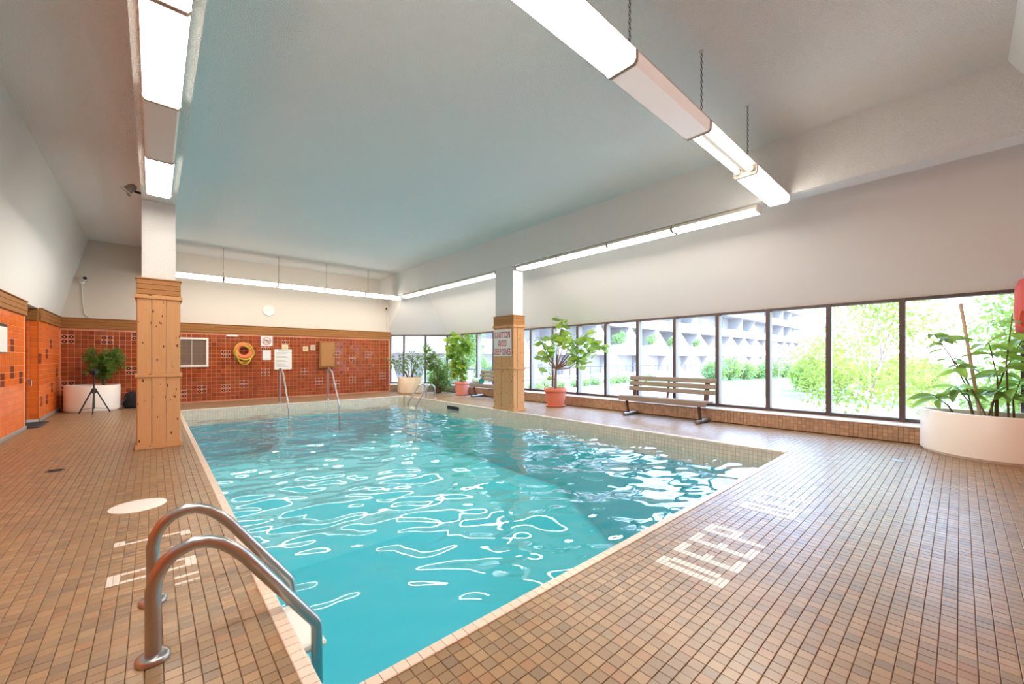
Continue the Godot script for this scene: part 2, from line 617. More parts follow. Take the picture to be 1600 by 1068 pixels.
func deck() -> void:
	var b := MB.new()
	var lo := -0.012
	# slab with the pool opening
	b.bx(Vector3(XL - 0.8, -0.3, ZF - 0.2), Vector3(PX0 - 0.052, lo, ZN + 0.2))
	b.bx(Vector3(PX1 + 0.052, -0.3, ZF - 0.6), Vector3(XW + 0.3, lo, ZN + 0.2))
	b.bx(Vector3(PX0 - 0.052, -0.3, PZ1 + 0.052), Vector3(PX1 + 0.052, lo, ZN + 0.2))
	b.bx(Vector3(PX0 - 0.052, -0.3, ZF - 0.2), Vector3(PX1 + 0.052, lo, PZ0 - 0.052))
	var f := structure("floor", b, M.deck_grout, "deck of small tan brown ceramic tiles around the pool", "floor")
	# white lettering: half cells of the tile grid
	var half := P / 2.0
	var white := {}
	var D := ["####.", "##.##", "##.##", "##.##", "##.##", "##.##", "####."]
	var E := ["######", "##....", "##....", "####..", "##....", "##....", "######"]
	var Pp := ["######", "##..##", "##..##", "######", "##....", "##....", "##...."]
	var F := ["######", "##....", "##....", "####..", "##....", "##....", "##...."]
	var T := ["######", "..##..", "..##..", "..##..", "..##..", "..##..", "..##.."]
	var N8 := ["######", "##..##", "##..##", "######", "##..##", "##..##", "######"]
	for a in [[D, 2.50], [E, 2.735], [E, 2.99], [Pp, 3.235], [N8, 4.0], [F, 4.29], [T, 4.50]]:
		var hx := roundi((a[1] - X0) / half)
		var hz := 2 * roundi((-1.335 - Z0) / P)
		for k in (a[0] as Array).size():
			for c in (a[0][k] as String).length():
				if a[0][k][c] == "#":
					white[Vector2i(hx + c, hz + 2 * k)] = true
					white[Vector2i(hx + c, hz + 2 * k + 1)] = true
	# on the long side, read towards the water: 5' 0"
	var S5 := ["..###", "..###", "..#..", "..#..", "..#..", "..#..", "..#..", "..#..", "..#..", "..#..", "..#..", "..#..", "###..", "###.."]
	var N0 := ["#####", "#####", "#...#", "#...#", "#...#", "#...#", "#...#", "#...#", "#...#", "#...#", "#...#", "#...#", "#####", "#####"]
	var PR := ["#", "#", "#", "#"]
	for a in [[S5, -4.14], [PR, -3.79], [N0, -3.51], [PR, -3.25], [PR, -3.15]]:
		var hx := roundi((0.223 - X0) / half) - 1
		var hz := roundi((a[1] - Z0) / half)
		for k in (a[0] as Array).size():
			for c in (a[0][k] as String).length():
				if a[0][k][c] == "#":
					white[Vector2i(hx - k, hz + c)] = true
	# field of tiles
	var g := 0.0022
	var mesh := tile_mesh(P - g, P - g, 0.014, 0.0022)
	var qmesh := tile_mesh(half - g * 0.6, half - g * 0.6, 0.014, 0.0015)
	var near := []
	var quarters := []
	var cl := Rect2(-0.19, -8.92, 0.52, 0.83)
	var cr := Rect2(6.84, -8.38, 0.39, 0.8)
	for i in range(ceili((XL - X0) / P), floori((XS - X0) / P)):
		var x := X0 + (i + 0.5) * P
		for j in range(ceili((ZF - 0.1 - Z0) / P), floori((ZN - Z0) / P)):
			var z := Z0 + (j + 0.5) * P
			if x > PX0 - 0.055 - half * 0.9 and x < PX1 + 0.055 + half * 0.9 and z > PZ0 - 0.055 - half * 0.9 and z < PZ1 + 0.054 + half * 0.9:
				continue
			if z < ZF + 0.01 and x < 7.3:
				continue
			if (x - XW) * -0.667 + (z + 14.2) * 0.745 < 0.16:
				continue
			if cl.has_point(Vector2(x, z)) or cr.has_point(Vector2(x, z)):
				continue
			var mixed := false
			for ax in 2:
				for az in 2:
					if white.has(Vector2i(2 * i + ax, 2 * j + az)):
						mixed = true
			if mixed:
				for ax in 2:
					for az in 2:
						if not white.has(Vector2i(2 * i + ax, 2 * j + az)):
							quarters.append(Vector3(x + (ax - 0.5) * half, 0, z + (az - 0.5) * half))
			else:
				near.append([x * x + z * z, x, z])
	near.sort_custom(func(a, c): return a[0] < c[0])
	var where := []
	var tints := []
	var cosv := cos(atan2(561.0, 627.0))
	var sinv := sin(atan2(561.0, 627.0))
	var singles := 0
	for w in near:
		var x: float = w[1]
		var z: float = w[2]
		var B := Basis.from_euler(Vector3(rng.randf_range(-0.003, 0.003), 0, rng.randf_range(-0.003, 0.003)))
		var tn := deck_tone()
		var at := Transform3D(B, Vector3(x, rng.randf_range(-0.0006, 0.0006), z))
		var dep := x * sinv - z * cosv
		var seen := false
		if dep > 0.5:
			var pu := 800.0 + 627.0 * (x * cosv + z * sinv) / dep
			var pv := 560.0 + 627.0 * EYE / dep
			seen = pu > 0 and pu < 1600 and pv < 1068
		if seen and singles < 300:
			singles += 1
			inst("tile", mesh, M["deck_tile_%d" % tn[0]], f, at)
		else:
			where.append(at)
			tints.append(tn[1])
	many("tile_field", mesh, M.deck_tile, where, tints, f)
	where = []
	tints = []
	for p in quarters:
		where.append(Transform3D(Basis(), p))
		tints.append(deck_tone()[1])
	many("cut_tile_field", qmesh, M.deck_tile, where, tints, f)
	where = []
	var n_white := 0
	for h in white:
		var at := Transform3D(Basis(), Vector3(X0 + (h.x + 0.5) * half, 0.0004, Z0 + (h.y + 0.5) * half))
		if n_white < 300 and (h.x * half + X0 < 3.6):
			n_white += 1
			inst("white_tile", qmesh, M.letter_tile, f, at)
		else:
			where.append(at)
	many("white_tile_field", qmesh, M.letter_tile, where, [], f)

func pool() -> void:
	# shell: cream band at the top, painted below, deeper at the near end
	var b := MB.new()
	var y1 := -0.42
	var d0 := -1.35
	var d1 := -2.5
	var zs := -6.0
	var A := [Vector3(PX0, 0, PZ0), Vector3(PX1, 0, PZ0), Vector3(PX1, 0, PZ1), Vector3(PX0, 0, PZ1)]
	var N := [Vector3(0, 0, 1), Vector3(-1, 0, 0), Vector3(0, 0, -1), Vector3(1, 0, 0)]
	var t := 0.2
	b.bx(Vector3(PX0 - t, d1 - t, PZ0 - t), Vector3(PX0, y1, PZ1 + t))
	b.bx(Vector3(PX1, d1 - t, PZ0 - t), Vector3(PX1 + t, y1, PZ1 + t))
	b.bx(Vector3(PX0, d1 - t, PZ0 - t), Vector3(PX1, y1, PZ0))
	b.bx(Vector3(PX0, d1 - t, PZ1), Vector3(PX1, y1, PZ1 + t))
	b.prism([Vector2(PZ0, d0), Vector2(zs, d0 - 0.15), Vector2(-4.2, d1), Vector2(PZ1, d1), Vector2(PZ1, d1 - t), Vector2(PZ0, d1 - t)], Vector3(PX1, 0, 0), Vector3(0, 0, 1), Vector3.UP, PX1 - PX0)
	# steps at the far end between the handrails
	for k in 4:
		b.bx(Vector3(2.6, d0 - 0.1, PZ0 + 0.3 * k), Vector3(4.7, -0.4 - 0.24 * k, PZ0 + 0.3 * (k + 1)))
	var o := structure("pool_basin", b, M.pool_paint, "turquoise painted basin of the swimming pool", "pool")
	# backing of the waterline tiles
	b = MB.new()
	b.bx(Vector3(PX0 - t, y1, PZ0 - t), Vector3(PX0 - 0.006, -0.03, PZ1 + t))
	b.bx(Vector3(PX1 + 0.006, y1, PZ0 - t), Vector3(PX1 + t, -0.03, PZ1 + t))
	b.bx(Vector3(PX0, y1, PZ0 - t), Vector3(PX1, -0.03, PZ0 - 0.006))
	b.bx(Vector3(PX0, y1, PZ1 + 0.006), Vector3(PX1, -0.03, PZ1 + t))
	put("waterline_bed", b, M.cove_base, o)
	# waterline tiles
	var mesh := tile_mesh(P - 0.003, P - 0.003, 0.01, 0.002)
	var where := []
	var tints := []
	for k in 4:
		var p0: Vector3 = A[k]
		var p1: Vector3 = A[(k + 1) % 4]
		var d := (p1 - p0).normalized()
		var cnt := int(p0.distance_to(p1) / P)
		var B := Basis(d, N[k], d.cross(N[k]))
		for i in cnt:
			for r in 6:
				where.append(Transform3D(B, p0 + d * (i + 0.5) * P + Vector3.DOWN * (0.052 + (r + 0.5) * P)))
				var f := rng.randf_range(0.9, 1.04)
				tints.append(Color(0.76 * f, 0.62 * f, 0.49 * f))
	many("waterline_tile_field", mesh, M.deck_tile, where, tints, o)
	# bullnose coping: one tile, rounded over the water's edge
	b = MB.new()
	var w := 0.055
	var prof := [Vector2(-w, -0.03), Vector2(-w, 0.004), Vector2(-w + 0.004, 0.007)]
	for k in 7:
		var a := PI / 2.0 * k / 6.0
		prof.append(Vector2(0.004 + 0.014 * sin(a) - 0.006, -0.009 + 0.016 * cos(a)))
	prof.append(Vector2(0.012, -0.05))
	prof.append(Vector2(-0.02, -0.05))
	var ext := P - 0.003
	b.prism(prof, Vector3(0, 0, -ext / 2), Vector3.RIGHT, Vector3.UP, ext)
	var cm := b.mesh()
	var singles := 0
	where = []
	tints = []
	var bed := MB.new()
	for k in 4:
		var p0: Vector3 = A[k]
		var p1: Vector3 = A[(k + 1) % 4]
		var d := (p1 - p0).normalized()
		var cnt := int(p0.distance_to(p1) / P)
		var B := Basis(N[k], Vector3.UP, N[k].cross(Vector3.UP))
		bed.box((p0 + p1) / 2.0 - N[k] * 0.025 + Vector3.DOWN * 0.022, Vector3(absf(d.x) * p0.distance_to(p1) + absf(N[k].x) * 0.05, 0.04, absf(d.z) * p0.distance_to(p1) + absf(N[k].z) * 0.05))
		for i in cnt:
			var at: Vector3 = p0 + d * (i + 0.5) * P - N[k] * 0.006
			var tr := Transform3D(B, at)
			if (k == 2 or (k == 3 and at.z > -8.5)) and singles < 290:
				singles += 1
				inst("coping_tile", cm, M.coping_tile if rng.randf() < 0.6 else M.coping_pale, o, tr)
			else:
				where.append(tr)
				var f := rng.randf_range(0.92, 1.04)
				tints.append(Color(0.70 * f, 0.58 * f, 0.48 * f))
	put("coping_bed", bed, M.cove_base, o)
	many("coping_tile_field", cm, M.deck_tile, where, tints, o)
	# skimmer mouth
	b = MB.new()
	b.bx(Vector3(PX1 - 0.014, -0.205, -10.6), Vector3(PX1 + 0.01, -0.1, -9.98), 0.004)
	put("skimmer_mouth", b, M.dark, o)
	# water
	var waves := []
	var r := RandomNumberGenerator.new()
	r.seed = 91
	for k in 34:
		var lam := r.randf_range(0.5, 1.6) if k < 14 else r.randf_range(0.16, 0.5)
		var a := r.randf_range(0, TAU)
		waves.append([Vector2(cos(a), sin(a)) * TAU / lam, r.randf() * TAU, (0.0038 if k < 14 else 0.0041) * pow(lam, 1.05) * r.randf_range(0.6, 1.2)])
	var nx := 230
	var nzz := 430
	var vs := PackedVector3Array()
	var ns := PackedVector3Array()
	var idx := PackedInt32Array()
	for j in nzz + 1:
		for i in nx + 1:
			var x := lerpf(PX0, PX1, float(i) / nx)
			var z := lerpf(PZ0, PZ1, float(j) / nzz)
			var y := YW
			var gx := 0.0
			var gz := 0.0
			# calmer towards the far end
			var am := lerpf(0.75, 1.1, float(j) / nzz)
			for q in waves:
				var kk: Vector2 = q[0]
				var ph: float = kk.x * x + kk.y * z + q[1] + 0.7 * sin(0.6 * x - 0.43 * z + float(q[1]) * 3.0)
				y += am * q[2] * sin(ph)
				var cc: float = am * q[2] * cos(ph)
				gx += cc * kk.x
				gz += cc * kk.y
			vs.append(Vector3(x, y, z))
			ns.append(Vector3(-gx, 1, -gz).normalized())
	for j in nzz:
		for i in nx:
			var a0 := j * (nx + 1) + i
			idx.append_array([a0, a0 + 1, a0 + nx + 1, a0 + 1, a0 + nx + 2, a0 + nx + 1])
	var arr := []
	arr.resize(Mesh.ARRAY_MAX)
	arr[Mesh.ARRAY_VERTEX] = vs
	arr[Mesh.ARRAY_NORMAL] = ns
	arr[Mesh.ARRAY_INDEX] = idx
	var am2 := ArrayMesh.new()
	am2.add_surface_from_arrays(Mesh.PRIMITIVE_TRIANGLES, arr)
	var wo := inst("pool_water", am2, M.water)
	tag(wo, "clear rippling water filling the swimming pool", "water", "", "structure")

func wall_tile_mesh() -> ArrayMesh:
	return tile_mesh(R - 0.008, R - 0.008, 0.012, 0.004)

func far_wall_tiles() -> void:
	var w := get_node("wall_far")
	var b := MB.new()
	b.bx(Vector3(XL, 0.0, ZF), Vector3(7.27, 2.16, ZF + 0.008))
	put("grout_bed", b, M.red_grout, w)
	var x0 := 1.3704 - 30.0 * R
	var y0 := 1.1327 - 12.0 * R
	var B := Basis(Vector3.RIGHT, Vector3(0, 0, 1), Vector3.DOWN)
	# patterned clusters of four, by where they sit on the wall (x, y of the middle)
	var spots := [[-1.64, 1.85], [-0.95, 1.84], [-0.37, 1.95], [-0.46, 1.02], [-1.64, 0.66], [1.735, 1.53], [2.86, 0.87], [1.10, 0.46], [1.735, 0.36], [2.24, 0.51], [0.64, 0.33], [4.0, 0.88], [4.49, 0.55],
		[5.80, 1.36], [6.40, 1.45], [6.96, 0.65], [5.80, 0.50], [6.40, 0.41], [5.13, 0.44], [2.23, 1.70], [5.17, 1.51], [3.43, 1.9], [2.85, 1.72]]
	var fancy := {}
	for q in spots:
		var i := roundi((q[0] - x0) / R)
		var j := roundi((q[1] - y0) / R)
		for a in 2:
			for c in 2:
				fancy[Vector2i(i - a, j - c)] = true
	var mesh := wall_tile_mesh()
	var ring := MB.new()
	ring.lathe([Vector2(0.046, 0.0), Vector2(0.046, 0.0015), Vector2(0.018, 0.0015), Vector2(0.018, 0.0)], 14)
	ring.box(Vector3(0.042, 0.0008, 0), Vector3(0.02, 0.0015, 0.03))
	ring.box(Vector3(-0.042, 0.0008, 0), Vector3(0.02, 0.0015, 0.03))
	var rm := ring.mesh()
	var where := []
	var tints := []
	for i in 90:
		for j in range(-1, 26):
			var x := x0 + (i + 0.5) * R
			var y := y0 + (j + 0.5) * R
			if x < XL + 0.02 or x > 7.26 or y < 0.04 or y > 2.13:
				continue
			var Bt := B * Basis.from_euler(Vector3(rng.randf_range(-0.012, 0.012), 0, rng.randf_range(-0.012, 0.012)))
			var at := Transform3D(Bt, Vector3(x, y, ZF + 0.013))
			if fancy.has(Vector2i(i, j)):
				var o := inst("patterned_tile", mesh, M.pattern_tile, w, at)
				inst("printed_motif", rm, M.pattern_print, o, Transform3D(Basis(), Vector3(0, 0.0003, 0)))
			else:
				where.append(at)
				var f := rng.randf_range(0.75, 1.2)
				tints.append(Color(0.31 * f, 0.064 * f * rng.randf_range(0.8, 1.2), 0.020 * f))
	many("tile_field", mesh, M.red_tile, where, tints, w)

func left_wall_tiles() -> void:
	var w := get_node("wall_left")
	var mesh := wall_tile_mesh()
	var b := MB.new()
	for e in [[ZN, -11.87], [-13.13, ZF]]:
		b.bx(Vector3(XL, 0.06, e[1]), Vector3(XL + 0.008, 2.16, e[0]))
	b.bx(Vector3(XL - 0.55, 0.06, -13.13), Vector3(XL, 2.16, -13.122))
	put("grout_bed", b, M.orange_grout, w)
	var where := []
	var tints := []
	var B := Basis(Vector3(0, 0, -1), Vector3.RIGHT, Vector3.DOWN)
	var spots := [[-10.9, 1.70], [-10.9, 1.14], [-10.35, 1.0], [-11.5, 1.04], [-14.45, 1.78], [-13.9, 1.53], [-13.25, 1.44], [-14.6, 0.66], [-13.35, 0.4], [-13.95, 0.38], [-15.3, 1.1]]
	var fancy := {}
	for q in spots:
		var i := roundi((q[0] - ZF) / R)
		var j := roundi((q[1] - 0.07) / R)
		for a in 2:
			for c in 2:
				fancy[Vector2i(i - c, j - a)] = true
	for i in range(0, int((ZN - ZF) / R)):
		var z := ZF + (i + 0.5) * R
		if z > -11.87 - 0.05 and z < -11.87:
			continue
		if z > -13.15 and z < -11.83:
			continue
		for j in 18:
			var y := 0.07 + (j + 0.5) * R * 0.955
			var Bt := B * Basis.from_euler(Vector3(rng.randf_range(-0.01, 0.01), 0, rng.randf_range(-0.01, 0.01)))
			var at := Transform3D(Bt.scaled_local(Vector3(1, 1, 0.955)), Vector3(XL + 0.013, y, z))
			if fancy.has(Vector2i(i, j)):
				inst("dark_tile", mesh, M.orange_dark, w, at)
			else:
				where.append(at)
				var f := rng.randf_range(0.9, 1.08)
				tints.append(Color(0.84 * f, 0.168 * f, 0.020 * f))
	# return of the door recess, facing along the hall
	B = Basis(Vector3.RIGHT, Vector3(0, 0, 1), Vector3.DOWN)
	for i in 4:
		for j in 18:
			where.append(Transform3D(B.scaled_local(Vector3(1, 1, 0.955)), Vector3(XL - (i + 0.5) * R, 0.07 + (j + 0.5) * R * 0.955, -13.117)))
			var f := rng.randf_range(0.9, 1.08)
			tints.append(Color(0.84 * f, 0.168 * f, 0.020 * f))
	many("tile_field", mesh, M.orange_tile, where, tints, w)
	var nw := get_node("wall_near")
	b = MB.new()
	b.bx(Vector3(XL, 0.06, ZN - 0.008), Vector3(XS, 2.16, ZN))
	put("grout_bed", b, M.orange_grout, nw)
	where = []
	tints = []
	B = Basis(Vector3.LEFT, Vector3(0, 0, -1), Vector3.DOWN)
	for i in int((XS - XL) / R):
		for j in 18:
			where.append(Transform3D(B.scaled_local(Vector3(1, 1, 0.955)), Vector3(XL + (i + 0.5) * R, 0.07 + (j + 0.5) * R * 0.955, ZN - 0.013)))
			var f := rng.randf_range(0.9, 1.08)
			tints.append(Color(0.84 * f, 0.168 * f, 0.020 * f))
	many("tile_field", mesh, M.orange_tile, where, tints, nw)
	b = MB.new()
	for e in [[ZN, -11.87], [-13.13, ZF]]:
		b.bx(Vector3(XL, 0, e[1]), Vector3(XL + 0.03, 0.075, e[0]), 0.008)
	structure("baseboard_left", b, M.cove_base, "low grey cove skirting under the orange tiles", "baseboard")
	# door in the recess
	b = MB.new()
	b.bx(Vector3(XL - 0.2, 0.01, -13.11), Vector3(XL - 0.16, 2.15, -11.89), 0.004)
	var d := structure("door_1", b, M.orange_dark, "door set back in the recess of the orange wall", "door")
	b = MB.new()
	b.lathe([Vector2(0.035, 0), Vector2(0.035, 0.01), Vector2(0.012, 0.014), Vector2(0.012, 0.09), Vector2(0.0, 0.09)], 14)
	b.tube([Vector3(0, 0.08, 0), Vector3(0, 0.085, 0.06), Vector3(0.0, 0.08, 0.12)], 0.013, 8)
	inst("lever_handle", b.mesh(), M.steel, d, Transform3D(Basis(Vector3(0, 0, -1), Vector3(1, 0, 0), Vector3(0, -1, 0)), Vector3(XL - 0.16, 0.9, -12.95)))

func glazing() -> void:
	# sill wall under the windows, tiled, with a sloping white sill
	var zc := -14.2
	var nd := Vector3(-0.667, 0, 0.745)
	var dd := Vector3(0.745, 0, 0.667)
	var b := MB.new()
	b.bx(Vector3(XS + 0.012, -0.05, zc - 0.1), Vector3(XW + 0.2, 0.265, ZN))
	var cA := Vector3(XW, 0, zc)
	var mid := cA - dd * 1.2 + nd * -0.035
	b.box(mid + Vector3.UP * 0.107, Vector3(2.5, 0.315, 0.3), 0.0, Basis(dd, Vector3.UP, dd.cross(Vector3.UP)))
	var sw := structure("trim_1", b, M.deck_grout, "low tiled sill wall under the row of windows", "sill wall")
	var mesh := tile_mesh(P - 0.0035, P - 0.0035, 0.012, 0.003)
	var where := []
	var tints := []
	var B := Basis(Vector3(0, 0, 1), Vector3.LEFT, Vector3.DOWN)
	for i in range(0, int((ZN - zc) / P)):
		for j in 4:
			where.append(Transform3D(B, Vector3(XS, 0.012 + (j + 0.5) * P, zc + (i + 0.5) * P)))
			var f := rng.randf_range(0.8, 1.15)
			tints.append(Color(0.45 * f, 0.27 * f, 0.165 * f))
	B = Basis(dd, nd, dd.cross(nd))
	for i in 38:
		for j in 4:
			where.append(Transform3D(B, cA - dd * (0.02 + (i + 0.5) * P) + nd * 0.122 + Vector3.UP * (0.012 + (j + 0.5) * P)))
			var f := rng.randf_range(0.8, 1.15)
			tints.append(Color(0.42 * f, 0.26 * f, 0.165 * f))
	many("tile_field", mesh, M.deck_tile, where, tints, sw)
	b = MB.new()
	b.prism([Vector2(XS - 0.015, 0.262), Vector2(XS - 0.015, 0.28), Vector2(XW + 0.02, 0.325), Vector2(XW + 0.2, 0.325), Vector2(XW + 0.2, 0.262)], Vector3(0, 0, zc + 0.02), Vector3.RIGHT, Vector3.UP, ZN - zc - 0.02)
	put("sill", b, M.sill_white, sw)
	b = MB.new()
	var pr := [Vector2(0.135, 0.262), Vector2(0.135, 0.28), Vector2(-0.02, 0.325), Vector2(-0.2, 0.325), Vector2(-0.2, 0.262)]
	b.prism(pr, cA, nd, Vector3.UP, 2.42)
	put("sill", b, M.sill_white, sw)
	# side windows
	var y0 := 0.325
	var y1 := 2.33
	var zz := [zc]
	for k in range(13, -1, -1):
		zz.append(-0.631 - 0.9575 * k)
	zz.append(0.6)
	zz.append(ZN)
	var wn := Node3D.new()
	wn.name = "window_1"
	add_child(wn)
	tag(wn, "long row of tall bronze framed windows facing the garden", "window", "", "structure")
	window_run(wn, Vector3(XW, 0, 0), Vector3(0, 0, 1), Vector3(-1, 0, 0), zz, y0, y1)
	var wd := Node3D.new()
	wd.name = "window_2"
	add_child(wd)
	tag(wd, "three slanted corner windows beside the red tiled wall", "window", "", "structure")
	window_run(wd, cA, dd, nd, [-2.36, -1.80, -0.905, 0.0], y0, y1)

func window_run(parent: Node3D, o: Vector3, d: Vector3, inward: Vector3, at: Array, y0: float, y1: float) -> void:
	var B := Basis(d, Vector3.UP, d.cross(Vector3.UP))
	var lng: float = at[at.size() - 1] - at[0]
	var mid: float = (at[at.size() - 1] + at[0]) / 2.0
	for y in [y0 + 0.025, y1 - 0.02]:
		var b := MB.new()
		b.box(o + d * mid + Vector3.UP * y - inward * 0.06, Vector3(lng, 0.05, 0.15), 0.004, B)
		put("rail", b, M.bronze_frame, parent)
	for k in at.size():
		var b := MB.new()
		b.box(o + d * at[k] + Vector3.UP * (y0 + y1) / 2.0 + inward * 0.022, Vector3(0.075, y1 - y0, 0.02), 0.003, B)
		var m := put("mullion", b, M.bronze_frame, parent)
		b = MB.new()
		b.box(o + d * at[k] + Vector3.UP * (y0 + y1) / 2.0 - inward * 0.07, Vector3(0.062, y1 - y0 - 0.1, 0.165), 0.003, B)
		put("mullion_box", b, M.frame_side, m)
		if k + 1 < at.size():
			b = MB.new()
			var c: Vector3 = o + d * (at[k] + at[k + 1]) / 2.0 + Vector3.UP * (y0 + y1) / 2.0 - inward * 0.11
			var w: float = (at[k + 1] - at[k] - 0.062) / 2.0
			var h := (y1 - y0) / 2.0 - 0.045
			b.quad(c - d * w - Vector3.UP * h, c + d * w - Vector3.UP * h, c + d * w + Vector3.UP * h, c - d * w + Vector3.UP * h, inward)
			put("pane", b, M.glass, parent)

# a plank: grain along `along`, face towards `face`
func plank(called: String, parent: Node, c: Vector3, length: float, width: float, thick: float, along: Vector3, face: Vector3, m: Material, bv := 0.004) -> MeshInstance3D:
	var b := MB.new()
	b.box(Vector3.ZERO, Vector3(width, length, thick), bv)
	return inst(called, b.mesh(), m, parent, Transform3D(Basis(along.cross(face), along, face), c))

func trims() -> void:
	# wooden band on top of the tiles
	var k := 0
	for e in [["far band of three planks above the red tiles", Vector3(XL, 0, ZF), Vector3(7.3, 0, ZF), Vector3(0, 0, 1)],
			["plank band above the orange tiles before the door recess", Vector3(XL, 0, ZN), Vector3(XL, 0, -11.85), Vector3(1, 0, 0)],
			["plank band above the orange tiles after the door recess", Vector3(XL, 0, -13.12), Vector3(XL, 0, ZF), Vector3(1, 0, 0)],
			["plank band above the orange tiles of the near end wall", Vector3(XS, 0, ZN), Vector3(XL, 0, ZN), Vector3(0, 0, -1)],
			["short plank band inside the door recess", Vector3(XL - 0.5, 0, -13.12), Vector3(XL, 0, -13.12), Vector3(0, 0, 1)]]:
		k += 1
		var o := Node3D.new()
		o.name = "trim_%d" % (k + 1)
		add_child(o)
		tag(o, e[0], "trim", "", "structure")
		var a: Vector3 = e[1]
		var c: Vector3 = e[2]
		var face: Vector3 = e[3]
		var along := (c - a).normalized()
		for j in 3:
			plank("plank", o, (a + c) / 2.0 + face * (0.022 + 0.003 * (j % 2)) + Vector3.UP * (2.19 + 0.085 * j + 0.0125), a.distance_to(c), 0.083, 0.044, along, face, M.cedar, 0.006)
		plank("cap", o, (a + c) / 2.0 + face * 0.03 + Vector3.UP * 2.427, a.distance_to(c), 0.018, 0.062, along, face, M.cedar, 0.004)

func columns() -> void:
	column("stucco column clad in knotty pine boards beside the pool deck lettering", Vector3(0.0695, 0, -8.5), 0.393, 0.76, 0.49, 0.83, [3, 5], 0.085)
	column("pine clad stucco column carrying the red caution sign", Vector3(7.03, 0, -7.98), 0.34, 0.72, 0.385, 0.79, [3, 5], 0.0)

func column(label: String, at: Vector3, bw: float, bd: float, w: float, d: float, nb: Array, lift: float) -> void:
	var o := thing("column", label, "column", at)
	var b := MB.new()
	b.box(Vector3(0, YB / 2.0, 0), Vector3(bw, YB, bd), 0.012)
	put("stucco_shaft", b, M.stucco, o)
	var yt := 2.16 + lift
	# boards on the four faces
	for face in 4:
		var f: Vector3 = [Vector3(0, 0, 1), Vector3(-1, 0, 0), Vector3(1, 0, 0), Vector3(0, 0, -1)][face]
		var along_x := face == 0 or face == 3
		var span := w if along_x else d
		var dist := (d if along_x else w) / 2.0 - 0.012
		var side := Vector3.UP.cross(f)
		var cnt: int = nb[0] if along_x else nb[1]
		var bw2 := span / cnt
		for half in 2:
			var ya := [0.07, 1.13][half] as float
			var yb := [1.07, yt][half] as float
			for k in cnt:
				var pr := 0.009 * (k % 2)
				plank("board", o, f * (dist + pr) + side * (-span / 2.0 + (k + 0.5) * bw2) + Vector3.UP * (ya + yb) / 2.0, yb - ya, bw2 - 0.004, 0.026, Vector3.UP, f, M["pine_%d" % ((k + face * 2 + half) % 4)], 0.004)
		# battens: foot, middle, top
		for q in [[0.035, 0.07, 0.012], [1.10, 0.06, 0.014], [yt + 0.03, 0.06, 0.016]]:
			plank("batten", o, f * (dist + 0.012 + q[2] / 2.0) + Vector3.UP * q[0], span + 0.052, q[1], 0.022 + q[2], side, f, M["pine_%d" % ((face + 1) % 4)], 0.005)
		for k in 3:
			plank("cap_plank", o, f * (dist + 0.004) + Vector3.UP * (yt + 0.065 + 0.075 * (k + 0.5)), span + 0.01, 0.072, 0.03, side, f, M.cedar_light, 0.004)
		plank("cap_rim", o, f * (dist + 0.006) + Vector3.UP * (yt + 0.30), span + 0.03, 0.02, 0.05, side, f, M.cedar_light, 0.004)


# ------------------------------------------------------------------ light fittings

func fitting_prism(b: MB, poly: Array, length: float) -> void:
	b.prism(poly, Vector3(0, 0, -length / 2.0), Vector3.RIGHT, Vector3.UP, length)

# origin at the middle of the top; runs along local z
func fitting(label: String, at: Vector3, along_x: bool, state: String, group: String, length := 1.345, power := 1.0) -> Node3D:
	var o := thing("fluorescent_fitting", label, "light fitting", at, PI / 2.0 if along_x else 0.0, group)
	var hung := group.begins_with("hung")
	var sk := 0.03 if hung else 0.066          # depth of the metal skirt above the lens
	var lo := 0.132 if hung else 0.106
	var b := MB.new()
	fitting_prism(b, [Vector2(-0.10, 0), Vector2(0.10, 0), Vector2(0.129, -0.02), Vector2(0.129, -sk), Vector2(-0.129, -sk), Vector2(-0.129, -0.02)], length - 0.02)
	put("housing", b, M.housing, o)
	for e in [-1.0, 1.0]:
		b = MB.new()
		b.prism([Vector2(-0.105, 0), Vector2(0.105, 0), Vector2(0.132, -0.03), Vector2(0.132, -lo + 0.022), Vector2(0.112, -lo - 0.005), Vector2(-0.112, -lo - 0.005), Vector2(-0.132, -lo + 0.022), Vector2(-0.132, -0.03)], Vector3(0, 0, e * (length / 2.0 - 0.006) - 0.006), Vector3.RIGHT, Vector3.UP, 0.012)
		put("end_cap", b, M.housing, o)
	if state != "bare":
		b = MB.new()
		fitting_prism(b, [Vector2(-0.127, -sk), Vector2(0.127, -sk), Vector2(0.127, -lo + 0.024), Vector2(0.108, -lo), Vector2(-0.108, -lo), Vector2(-0.127, -lo + 0.024)], length - 0.026)
		put("lens", b, M.lens_unlit if state == "off" else M.lens_dim if state == "dim" else M.lens_lit, o)
	else:
		b = MB.new()
		fitting_prism(b, [Vector2(-0.03, -0.045), Vector2(0.03, -0.045), Vector2(0.02, -0.075), Vector2(-0.02, -0.075)], length - 0.05)
		put("ballast_cover", b, M.housing, o)
		for e in [-1.0, 1.0]:
			b = MB.new()
			b.tube([Vector3(e * 0.078, -0.078, -length / 2.0 + 0.05), Vector3(e * 0.078, -0.078, length / 2.0 - 0.05)], 0.019, 12)
			put("tube", b, M.tube_lit, o)
			for k in [-1.0, 1.0]:
				b = MB.new()
				b.box(Vector3(e * 0.078, -0.07, k * (length / 2.0 - 0.035)), Vector3(0.05, 0.055, 0.03), 0.006)
				put("lamp_holder", b, M.housing, o)
	if state != "off" and state != "dim":
		var l := AreaLight3D.new()
		l.name = "area_light"
		l.area_size = Vector2(0.215, length - 0.03)
		l.light_color = Color(1.0, 0.965, 0.915)
		l.light_energy = 1.55 * power
		l.shadow_enabled = true
		l.area_range = 30.0
		l.rotation.x = -PI / 2.0
		l.position = Vector3(0, -lo - 0.006, 0)
		o.add_child(l)
	return o

